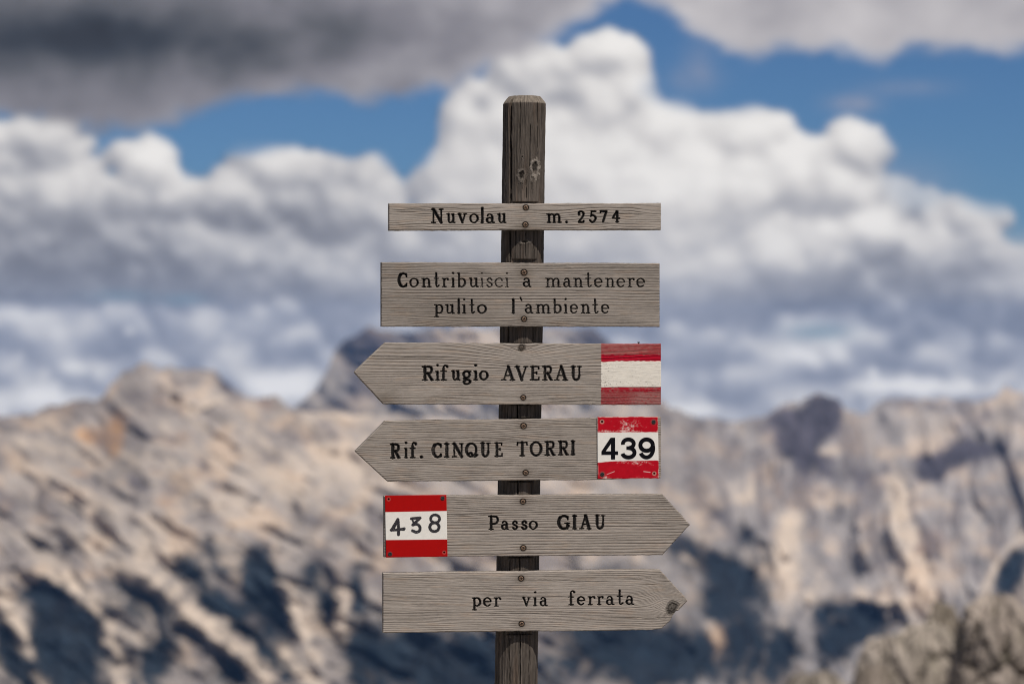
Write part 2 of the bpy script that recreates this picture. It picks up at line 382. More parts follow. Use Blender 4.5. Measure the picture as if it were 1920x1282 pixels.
add(WOODS_SHADE, Rc, [(545, 395, 120, 62, -35, 1.25), (585, 310, 50, 60, 20, 1.2), (640, 330, 34, 76, 8, 1.0), (470, 350, 60, 24, -20, .9), (540, 470, 70, 44, 20, 1.2), (470, 340, 40, 24, 0, .7), ([(560, 520), (700, 560), (850, 530), (1000, 520), (1100, 440)], 30, .7), ([(980, 520), (1130, 480), (1230, 450)], 28, 1.1),
    (950, 290, 110, 24, 5, .5), (200, 860, 110, 50, 20, 1.1), (330, 930, 90, 60, 20, 1.0), (350, 780, 60, 46, 50, .8), (420, 850, 30, 60, -20, .7), (100, 790, 60, 30, 20, .6), (80, 1200, 140, 90, 0, 1.2), (220, 1000, 60, 60, 0, .8),
    (700, 1080, 130, 60, 20, 1.1), (640, 1170, 60, 56, 0, 1.0), (760, 1030, 60, 40, 30, 1.0), (1270, 880, 50, 110, 25, 1.2), (690, 690, 70, 34, -35, .5), (480, 1140, 30, 60, 0, .8), (1150, 840, 30, 40, -40, .5), (330, 1090, 90, 90, 0, .8), (400, 1200, 120, 80, 0, .8),
    (-100, 900, 120, 60, 0, .5), (-150, 1150, 150, 140, 0, 1.0), (780, 340, 60, 16, 10, .3), (1200, 330, 90, 16, -20, .4), (640, 610, 60, 18, 0, .3), (250, 690, 60, 18, 20, .3), (1060, 640, 60, 18, 10, .35)])
add(PALE, Lc, [([(0, 905), (170, 890), (280, 960), (370, 1070), (440, 1300)], 22, 1), ([(0, 960), (70, 1100), (160, 1300)], 20, 1), ([(430, 880), (600, 950), (760, 1060), (900, 1190), (1000, 1300)], 30, .9), ([(620, 1040), (780, 1100), (930, 1260)], 22, .8),
    (560, 820, 90, 40, 10, .7), (700, 570, 30, 16, 0, .5), (820, 640, 70, 18, 15, .7), ([(1010, 960), (1060, 1090), (1110, 1190)], 18, .9), ([(1200, 920), (1195, 1080)], 18, .9), ([(1000, 1180), (1130, 1300)], 20, .9), (90, 440, 90, 26, 10, .5), (1000, 600, 120, 40, 5, .5), (1250, 500, 150, 90, 0, .6), (1130, 300, 90, 16, 10, .9), (1250, 330, 90, 20, 0, .9), (740, 300, 90, 12, -20, .6), (440, 470, 60, 14, 30, .6)])
add(PALE, Rc, [(885, 650, 52, 95, -5, 1.2), (935, 880, 46, 120, -14, 1.2), (965, 1000, 36, 50, 0, 1.0), (490, 830, 46, 120, 0, 1.1), (330, 610, 80, 44, 0, .8), ([(730, 960), (780, 1010), (880, 985)], 15, 1.0), (240, 1120, 70, 26, 55, .8), (140, 850, 40, 18, 30, .6), ([(1170, 950), (1240, 830), (1330, 730)], 16, .9),
    (620, 470, 50, 14, 0, .6), (680, 310, 20, 40, -30, .5), (770, 800, 40, 100, 0, .4), (1130, 740, 40, 20, 0, .5), (560, 980, 30, 60, 0, .5), (500, 700, 70, 40, 0, .4), (700, 1030, 24, 40, 0, .3)])
add(ORANGE, Lc, [(412, 400, 30, 70, 5, 1.5), (330, 400, 60, 30, 10, .7), (310, 415, 50, 20, 20, .6), (280, 540, 50, 14, 15, .6), (580, 640, 50, 26, 0, .5), (150, 700, 60, 20, 0, .45), (200, 320, 70, 18, 10, .35), (1100, 320, 50, 10, 0, .3), (20, 640, 40, 40, 0, .4)])
add(ORANGE, Rc, [(450, 600, 20, 50, 0, .5), (240, 1130, 60, 80, 0, .7), (930, 900, 60, 100, 0, .35), (150, 400, 20, 50, 0, .3), (980, 980, 40, 50, 0, .3)])
add(BROWN, Rc, [(990, 780, 60, 60, 0, .9), (960, 825, 30, 16, 0, 1.2), (1060, 690, 40, 30, 0, .5), (600, 540, 60, 14, 0, .6), (870, 600, 60, 14, 20, .4), (1200, 420, 40, 14, 0, .3)])
add(BROWN, Lc, [(930, 285, 60, 34, 20, .9), (640, 400, 60, 14, 10, .7), (500, 170, 40, 26, 0, .5), (100, 600, 80, 40, 20, .4), (30, 350, 50, 30, 0, .4)])

def features(X, Y, lst, wx, wy):
    s = np.zeros(X.shape)
    for f in lst:
        d = rotg(X + wx, Y + wy, *f[1:6]) if f[0] == 'e' else stroke(X + wx, Y + wy, f[1], f[2])
        s += f[-1] * np.exp(-d * .9)
    return s

def mountain(name, sky_pts, X0, X1, step, Ybot, dist_f, depth, relief, seed, rockcol, patches=True, jag=8.0):
    xs = np.concatenate([np.arange(X0, -500, 10.), np.arange(max(X0, -500), min(X1, 2420), step), np.arange(2420, X1 + 1, 10.)]) if X0 < -500 else np.arange(X0, X1 + 1, step)
    sx, sy = np.array(sky_pts, float).T
    sky = np.interp(xs, sx, sy) + jag * ridged(xs / 60., xs * 0 + seed * 3.1, seed, 4, .55) - jag * .3 + jag * .6 * ridged(xs / 22., xs * 0 + seed * 1.7, seed + 3, 3, .6)
    nface = int((Ybot - sky.min()) / step)
    t = np.linspace(0, 1, nface)[:, None]
    Y = sky[None, :] + (Ybot - sky[None, :]) * t
    X = np.broadcast_to(xs[None, :], Y.shape).astype(float)
    D = dist_f(X)
    sky0 = np.convolve(np.pad(np.interp(xs, sx, sy), 12, 'edge'), np.ones(25) / 25, 'valid')[None, :]
    tt = np.clip((Y - sky0 + 14) / (Ybot - sky0 + 14), 0.0005, 1.0)
    r = D * (1 - depth * (tt ** .85))
    wx = 15 * fbm(X / 90, Y / 90, seed + 5, 3); wy = 15 * fbm(X / 90 + 40, Y / 90, seed + 9, 3)
    # slanting ribs, gullies and ledges
    c, s = math.cos(R(28)), math.sin(R(28))
    Xr = X * c + Y * s * .5; Yr = -X * s + Y * c
    # bedding dips to the right on the left massif, steeper fluting on the right one
    ang_ = np.radians(34 + 34 * smooth(1000, 1500, X) - 16 * smooth(620, 900, Y) * smooth(900, 300, X) + 22 * fbm(X / 260, Y / 200, seed + 2, 2))
    Ca, Sa = np.cos(np.radians(34)), np.sin(np.radians(34))
    wl = smooth(1000, 1450, X)
    XL, YL = (X * Ca + Y * Sa), (-X * Sa + Y * Ca)
    C2_, S2_ = math.cos(R(74)), math.sin(R(74)); XR_, YR_ = (X * C2_ + Y * S2_), (-X * S2_ + Y * C2_)
    along = lambda a, b, sd, oc=4, gn=.5, fn=fbm: (1 - wl) * fn((XL + wx) / a, (YL + wy * 1.6) / b, sd, oc, gn) + wl * fn((XR_ + wx) / a, (YR_ + wy * 1.6) / b, sd + 1, oc, gn)
    gx_ = (1 - wl) * (XL + wx) + wl * (XR_ + wx); gy_ = (1 - wl) * (YL + wy) + wl * (YR_ + wy)
    def facets(a, b, sd):
        out = 0
        for wgt, (u_, v_), o_ in ((1 - wl, ((XL + wx) / a, (YL + wy) / b), 0), (wl, ((XR_ + wx) / a, (YR_ + wy) / b), 50)):
            f1, f2, bx, by, k0, k1, k2 = cells(u_ + 40, v_ + 40, sd + o_)
            edge = np.exp(-((f2 - f1) / .07) ** 2)
            out = out + wgt * np.stack([(.30 * k0 + 1.25 * bx * k1 + 1.7 * by * k2) * smooth(0, .32, f2 - f1) - .05 * edge, k0, k2, edge])
        return out
    F1 = facets(190, 66, seed + 200); F2 = facets(84, 30, seed + 300); F3 = facets(38, 16, seed + 400)
    rel = .62 * F1[0] + .30 * F2[0] + .13 * F3[0] + .45 * ridged((X + wx) / 300, (Y * .7 + X * .25) / 300, seed, 3, .5) + .10 * fbm(X / 30, Y / 18, seed + 30, 3, .5)
    fx = 8 * fbm(X / 30, Y / 30, seed + 75, 3, .6); fy = 8 * fbm(X / 30 + 50, Y / 30, seed + 78, 3, .6); wx = wx + fx; wy = wy + fy
    wd = features(X, Y, WOODS_SHADE, wx * .8, wy * .8) if patches else 0 * X
    pg = features(X, Y, PALE, wx * .3, wy * .3) if patches else 0 * X
    pl = 1.1 * features(X, Y, PALE, wx * .75, wy * .75) * np.clip(.9 + 1.1 * fbm(X / 24, Y / 30, seed + 81, 3, .6), .15, 1.5) if patches else 0 * X
    orr = features(X, Y, ORANGE, wx * .5, wy * .5) if patches else 0 * X
    br = features(X, Y, BROWN, wx, wy) if patches else 0 * X
    rel = rel + .30 * np.clip(pg, 0, 1.2) - .40 * np.clip(wd, 0, 1.2)
    fade = smooth(0, .07, tt)
    r = r - relief * rel * (.25 + .75 * fade) * (.62 + .38 * smooth(820, 1080, Y)) * (D / 3000.)
    P = pxpos(X, Y, r)
    # surface colour, with cliff shade painted in
    n1 = .16 * F1[1] + .20 * F2[1] + .13 * F3[1] + .45 * along(90, 30, seed + 50, 5, .62) + .25 * fbm((X + wx) / 60, (Y + wy) / 50, seed + 55, 5, .62); n2 = .6 * along(44, 13, seed + 60, 3, .6) + .22 * F3[2]
    woods_shade = smooth(.06, 1.02, wd * 1.1 - .6 * np.clip(pl, 0, 1) + .62 * n1 + .55 * n2 + .32 * fbm((X + wx) / 22, (Y + wy) / 18, seed + 85, 3, .6) + .26 * smooth(1030, 1180, Y) * smooth(-.3, .25, fbm((X + wx) / 75, (Y + wy) / 48, seed + 70, 3) + .1))
    n3 = fbm((X + wx) / 75, (Y + wy) / 48, seed + 70, 3)
    rock = np.array(rockcol)[None, None, :] * (1 + .50 * n1 + .24 * n2 + .30 * n3)[..., None]
    rock = rock * (np.array([1.04, 1.0, .95]) + smooth(1000, 1500, X)[..., None] * np.array([-.06, -.01, .07]))
    warm_ = smooth(-.1, .4, n3 + .4 * n1)[..., None]; rock = rock * (1 + warm_ * np.array([.07, .01, -.06]) - (1 - warm_) * np.array([.10, .04, -.05]))
    pale = np.array([.56, .47, .385]); ora = np.array([.52, .30, .14]); bro = np.array([.20, .135, .11]); veg = np.array([.009, .016, .024])
    def mixc(a, b, f): f = np.clip(f, 0, 1)[..., None]; return a * (1 - f) + b * f
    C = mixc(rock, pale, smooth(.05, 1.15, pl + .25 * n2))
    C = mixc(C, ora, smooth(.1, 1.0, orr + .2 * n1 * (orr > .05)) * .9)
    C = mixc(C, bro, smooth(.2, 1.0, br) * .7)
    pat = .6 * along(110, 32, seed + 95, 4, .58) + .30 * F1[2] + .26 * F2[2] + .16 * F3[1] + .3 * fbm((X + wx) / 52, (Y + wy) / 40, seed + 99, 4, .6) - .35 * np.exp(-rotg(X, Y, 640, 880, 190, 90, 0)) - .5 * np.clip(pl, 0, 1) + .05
    C = mixc(C, np.array([.120, .106, .110]) * np.ones_like(C), smooth(.0, .46, pat) * .66)  # grey shadow patches painted into the rock colour
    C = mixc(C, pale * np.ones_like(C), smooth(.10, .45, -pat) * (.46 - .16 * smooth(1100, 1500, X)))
    shade_veg = mixc(np.array([.058, .054, .070]) * np.ones_like(C), veg * np.ones_like(C), smooth(900, 1060, Y))  # painted cliff shade high up, shaded-forest colour lower down
    C = mixc(C, shade_veg * np.clip(1 + 1.3 * n2 + 1.0 * n1, .4, 2.0)[..., None], woods_shade * .98)
    C = np.clip(C, .012, .7)
    # back of the mountain
    nb = 14
    back = []; Cb = []
    for k in range(1, nb + 1):
        b = P[0].copy(); f = k / nb
        b[:, 1] += f * D[0] * .25; b[:, 0] *= (b[:, 1] - CAMY) / (P[0][:, 1] - CAMY)
        b[:, 2] -= f ** 1.0 * D[0] * .22 + 8 * f * fbm(xs / 40., xs * 0 + k * .5, seed + 90)
        back.append(b); Cb.append(C[0])
    P = np.concatenate([np.array(back)[::-1], P]); C = np.concatenate([np.array(Cb)[::-1], C])
    nr, nc = P.shape[:2]
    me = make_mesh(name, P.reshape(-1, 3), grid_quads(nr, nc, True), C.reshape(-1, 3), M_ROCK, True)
    return link(name, me, kind='structure')

range_pts = [(-2600, 1450), (-2200, 1180), (-1800, 960), (-1400, 880), (-1150, 830), (-900, 850), (-500, 790), (-200, 765), (0, 775), (60, 772), (125, 752), (190, 742), (232, 695), (270, 680), (330, 688), (400, 688), (432, 722), (470, 742), (520, 742), (555, 765), (620, 770), (760, 775), (900, 788), (1020, 784), (1110, 772), (1190, 758),
             (1241, 752), (1305, 778), (1364, 788), (1433, 775), (1475, 754), (1518, 741), (1566, 739), (1585, 760), (1614, 773), (1645, 760), (1672, 743), (1752, 743), (1821, 748), (1858, 744), (1888, 722), (1930, 735), (2100, 760), (2300, 720), (2600, 790), (3000, 850), (3300, 810), (3700, 920), (4200, 1120), (4700, 1450)]
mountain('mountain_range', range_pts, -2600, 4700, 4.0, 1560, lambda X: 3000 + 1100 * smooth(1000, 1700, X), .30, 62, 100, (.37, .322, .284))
peak_pts = [(300, 860), (500, 790), (560, 755), (590, 728), (612, 690), (632, 648), (650, 628), (690, 614), (760, 618), (860, 610), (1000, 612), (1110, 612), (1140, 632), (1170, 680), (1215, 735), (1260, 770), (1400, 830), (1600, 900)]
far_peak = mountain('mountain_peak', peak_pts, 300, 1600, 4.0, 980, lambda X: 7500 + 0 * X, .16, 110, 300, (.40, .355, .31), patches=False, jag=9.0)
# shade of the peak's steep flanks, painted into its colour
def recolour_peak(o):
    me = o.data; n = len(me.vertices)
    co = np.empty(n * 3, np.float32); me.vertices.foreach_get('co', co); co = co.reshape(-1, 3)
    r = co[:, 1] - CAMY; X = co[:, 0] / r * PXF + 960; Y = 641 - (co[:, 2] - CAMZ) / r * PXF
    at = me.color_attributes['tint']; c = np.empty(n * 4, np.float32); at.data.foreach_get('color', c); c = c.reshape(-1, 4)
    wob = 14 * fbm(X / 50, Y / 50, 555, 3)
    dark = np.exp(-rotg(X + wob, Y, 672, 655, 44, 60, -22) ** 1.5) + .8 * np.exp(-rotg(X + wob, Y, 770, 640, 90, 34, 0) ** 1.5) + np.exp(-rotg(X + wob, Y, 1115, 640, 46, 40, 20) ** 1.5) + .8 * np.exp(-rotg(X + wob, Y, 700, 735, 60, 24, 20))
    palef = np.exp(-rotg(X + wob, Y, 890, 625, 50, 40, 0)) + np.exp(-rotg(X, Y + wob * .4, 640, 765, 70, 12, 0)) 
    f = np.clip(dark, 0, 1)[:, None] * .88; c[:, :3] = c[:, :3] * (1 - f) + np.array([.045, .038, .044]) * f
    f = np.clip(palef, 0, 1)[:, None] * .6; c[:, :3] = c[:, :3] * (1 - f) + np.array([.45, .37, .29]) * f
    at.data.foreach_set('color', c.ravel())
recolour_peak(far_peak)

# summit the signpost stands on, the slope below it, and the valley beyond
def build_ground():
    th = np.radians(np.linspace(0, 360, 361)); rr = np.concatenate([np.linspace(.0, 12, 90), np.geomspace(12.3, 11500, 130)])
    T, RR = np.meshgrid(th, rr)
    x = RR * np.sin(T); y = RR * np.cos(T)
    z = np.where(RR < 6, 0, -.5 * (RR - 6)); z = np.maximum(z, -452 - .036 * np.maximum(RR - 12000, 0) )
    z = np.minimum(z, np.where(RR > 900, -.04 * RR * smooth(900, 5200, RR) - 300, 1e9))
    rough = fbm(x / 1.3, y / 1.3, 801, 4, .55) * .10 + fbm(x / 9, y / 9, 811, 4, .6) * np.clip((RR - 5) * .05, 0, 2.5) + ridged(x / 160, y / 160, 821, 4) * np.clip((RR - 60) * .06, 0, 40)
    z = z + rough * np.where(RR < .6, .15, 1) - .03
    # spur to the right that carries the crags
    sp = np.exp(-(((x - 20) / 17) ** 2 + ((y - 118) / 17) ** 2))
    z = np.where(sp > .02, np.maximum(z, -15.2 - 52 * (1 - sp) ** 1.2 + .6 * fbm(x / 4, y / 4, 831, 4)), z)
    n = fbm(x / 2.3, y / 2.3, 841, 5)
    C = np.array([.27, .245, .215])[None, None] * (1 + .5 * n)[..., None]
    g = smooth(700, 1500, RR) * smooth(-.2, .3, fbm(x / 500, y / 500, 851, 4) + .2)
    C = C * (1 - g[..., None]) + np.array([.03, .045, .025]) * g[..., None]
    P = np.stack([x, y, z], -1)
    me = make_mesh('ground', P.reshape(-1, 3), grid_quads(*RR.shape, True), np.clip(C, .01, .8).reshape(-1, 3), M_ROCK, True)
    link('ground', me, kind='structure')
build_ground()

# ------------------------------------------------------------------ crags on the spur, lower right
def crag(X, Yb, Yt, wpx, r, seed, label, col=(.30, .25, .20), depth=1.0):
    col = tuple(np.array(col) * np.array([1.0, 1.0, 1.04]))
    s = r / PXF
    cx = (X - 960) * s; zb = CAMZ + (641 - Yb) * s - 2.2; zt = CAMZ + (641 - Yt) * s; hw = wpx * .5 * s
    nth, nh = 150, 110
    th = np.linspace(0, 2 * np.pi, nth + 1)[None, :]; h = np.linspace(0, 1, nh)[:, None]
    Hh = zt - zb
    # blocky profile: steep sides, rounded-off broken top
    prof = (1 - h ** 6) ** .42 * (1.12 - .18 * h)
    a = np.cos(th) + 0 * h; b = np.sin(th) + 0 * h
    sq = (np.abs(a) ** 3.2 + np.abs(b) ** 3.2) ** (-1 / 3.2)
    px_ = a * sq * prof; py_ = b * sq * prof
    u = th * 3.0 + 0 * h; v = h * Hh / 2.0 + 0 * th
    r3 = np.random.default_rng(seed); ns = 70
    sp3 = np.stack([r3.uniform(-1.1, 1.1, ns), r3.uniform(-1.1, 1.1, ns), r3.uniform(-.1, 1.1, ns)], -1); off = r3.uniform(-1, 1, ns); tl = r3.normal(0, 1, (ns, 3))
    w3 = .10
    q3 = np.stack([a * sq + w3 * fbm(a * 4 + seed, b * 4 + h * 5, seed + 41, 3), b * sq + w3 * fbm(a * 4 + 7, b * 4 + h * 5, seed + 44, 3), (h + 0 * th) * 1.0 + .05 * fbm(a * 5, b * 5 + h * 9, seed + 47, 3)], -1)
    dd = np.sqrt(((q3[:, :, None, :] - sp3) ** 2 * np.array([1, 1, (Hh / hw / 1.6) ** 2])).sum(-1)); o3 = np.argsort(dd, -1)[..., :2]
    f1 = np.take_along_axis(dd, o3[..., :1], -1)[..., 0]; f2 = np.take_along_axis(dd, o3[..., 1:2], -1)[..., 0]; cell = o3[..., 0]
    joint = np.exp(-((f2 - f1) / .045) ** 2)
    facet = .16 * off[cell] + .16 * ((q3 - sp3[cell]) * tl[cell]).sum(-1)
    crack = ridged(a * 2.2 + b * 1.1 + seed, v * .35 + b * 1.2, seed, 3); blocks = np.round(fbm(a * 1.6 + seed, v * .8 + b * 1.3, seed + 3, 2) * 5) / 5
    small = fbm(a * 6 + b * 3.1, v * 3 + b * 4, seed + 7, 4, .6)
    m = 1 + facet + .12 * small - .16 * joint - .25 * np.clip(crack - .5, 0, 1)
    x = px_ * hw * m; y = py_ * hw * depth * m
    z = h * Hh + .14 * Hh * fbm(px_ * 2.5 + seed, py_ * 2.5, seed + 11, 4, .65) * h + .0 * th
    P = np.stack([x, y, z], -1)
    n1 = fbm(a * 3 + b, v * 1.4, seed + 21, 4, .6)
    lich = smooth(.1, .4, fbm(a * 4 + 9, v * 2 + b * 3, seed + 31, 4))
    C = np.array(col)[None, None] * (1 + .55 * n1 + .4 * small + .18 * off[cell])[..., None] * (1 - .55 * joint)[..., None]
    C = C * (1 - .35 * lich[..., None]) + np.array([.16, .15, .10]) * .35 * lich[..., None]
    me = make_mesh('crag', P.reshape(-1, 3), grid_quads(nh, nth + 1), np.clip(C, .02, .6).reshape(-1, 3), M_CRAG, True)
    o = link('crag', me, label=label, category='rock', group='rocky crags on the near slope')
    o.location = (cx, CAMY + r, zb)
    return o
crag(1868, 1290, 1122, 168, 112, 910, 'tall grey-brown crag on the outer side of the dark cleft', (.29, .25, .21))
crag(1735, 1290, 1172, 150, 118, 920, 'pale grey crag just left of the dark cleft', (.34, .30, .25))
crag(1766, 1290, 1134, 74, 124, 930, 'small knobbly crag rising behind the pale grey crag', (.25, .215, .17))
crag(1660, 1290, 1196, 110, 114, 940, 'low rounded crag at the left end of the outcrop', (.33, .29, .245))
crag(1530, 1300, 1262, 130, 108, 950, 'flat low rock at the bottom edge, left of the crags', (.26, .23, .19))
crag(1640, 1300, 1250, 90, 106, 960, 'squat rock at the foot of the low rounded crag', (.20, .17, .14))

# ------------------------------------------------------------------ signpost frame
YAW = R(7.0)
ORG = Vector((-0.0058, 0.053, 0.0))
Rm = Matrix.Rotation(YAW, 3, 'Z'); Rt = np.array(Rm.transposed())
Cl = Rt @ (np.array([0, CAMY, CAMZ]) - np.array(ORG))
PR = .0406                         # post radius
FRONT = .0535                      # board face in front of the post axis
LEAN = .01452
def to_local(X, Y, front=FRONT):
    d = np.stack([(X - 960) / PXF, np.ones_like(X), (641 - Y) / PXF], -1) @ Rt.T
    t = (-front - Cl[1]) / d[..., 1]
    return Cl + t[..., None] * d
sign = bpy.data.objects.new('signpost', None); COL.objects.link(sign)
sign.location = ORG; sign.rotation_euler = (0, 0, YAW)
sign['label'] = 'weathered wooden trail signpost with six engraved boards and two red and white number plates'
sign['category'] = 'signpost'

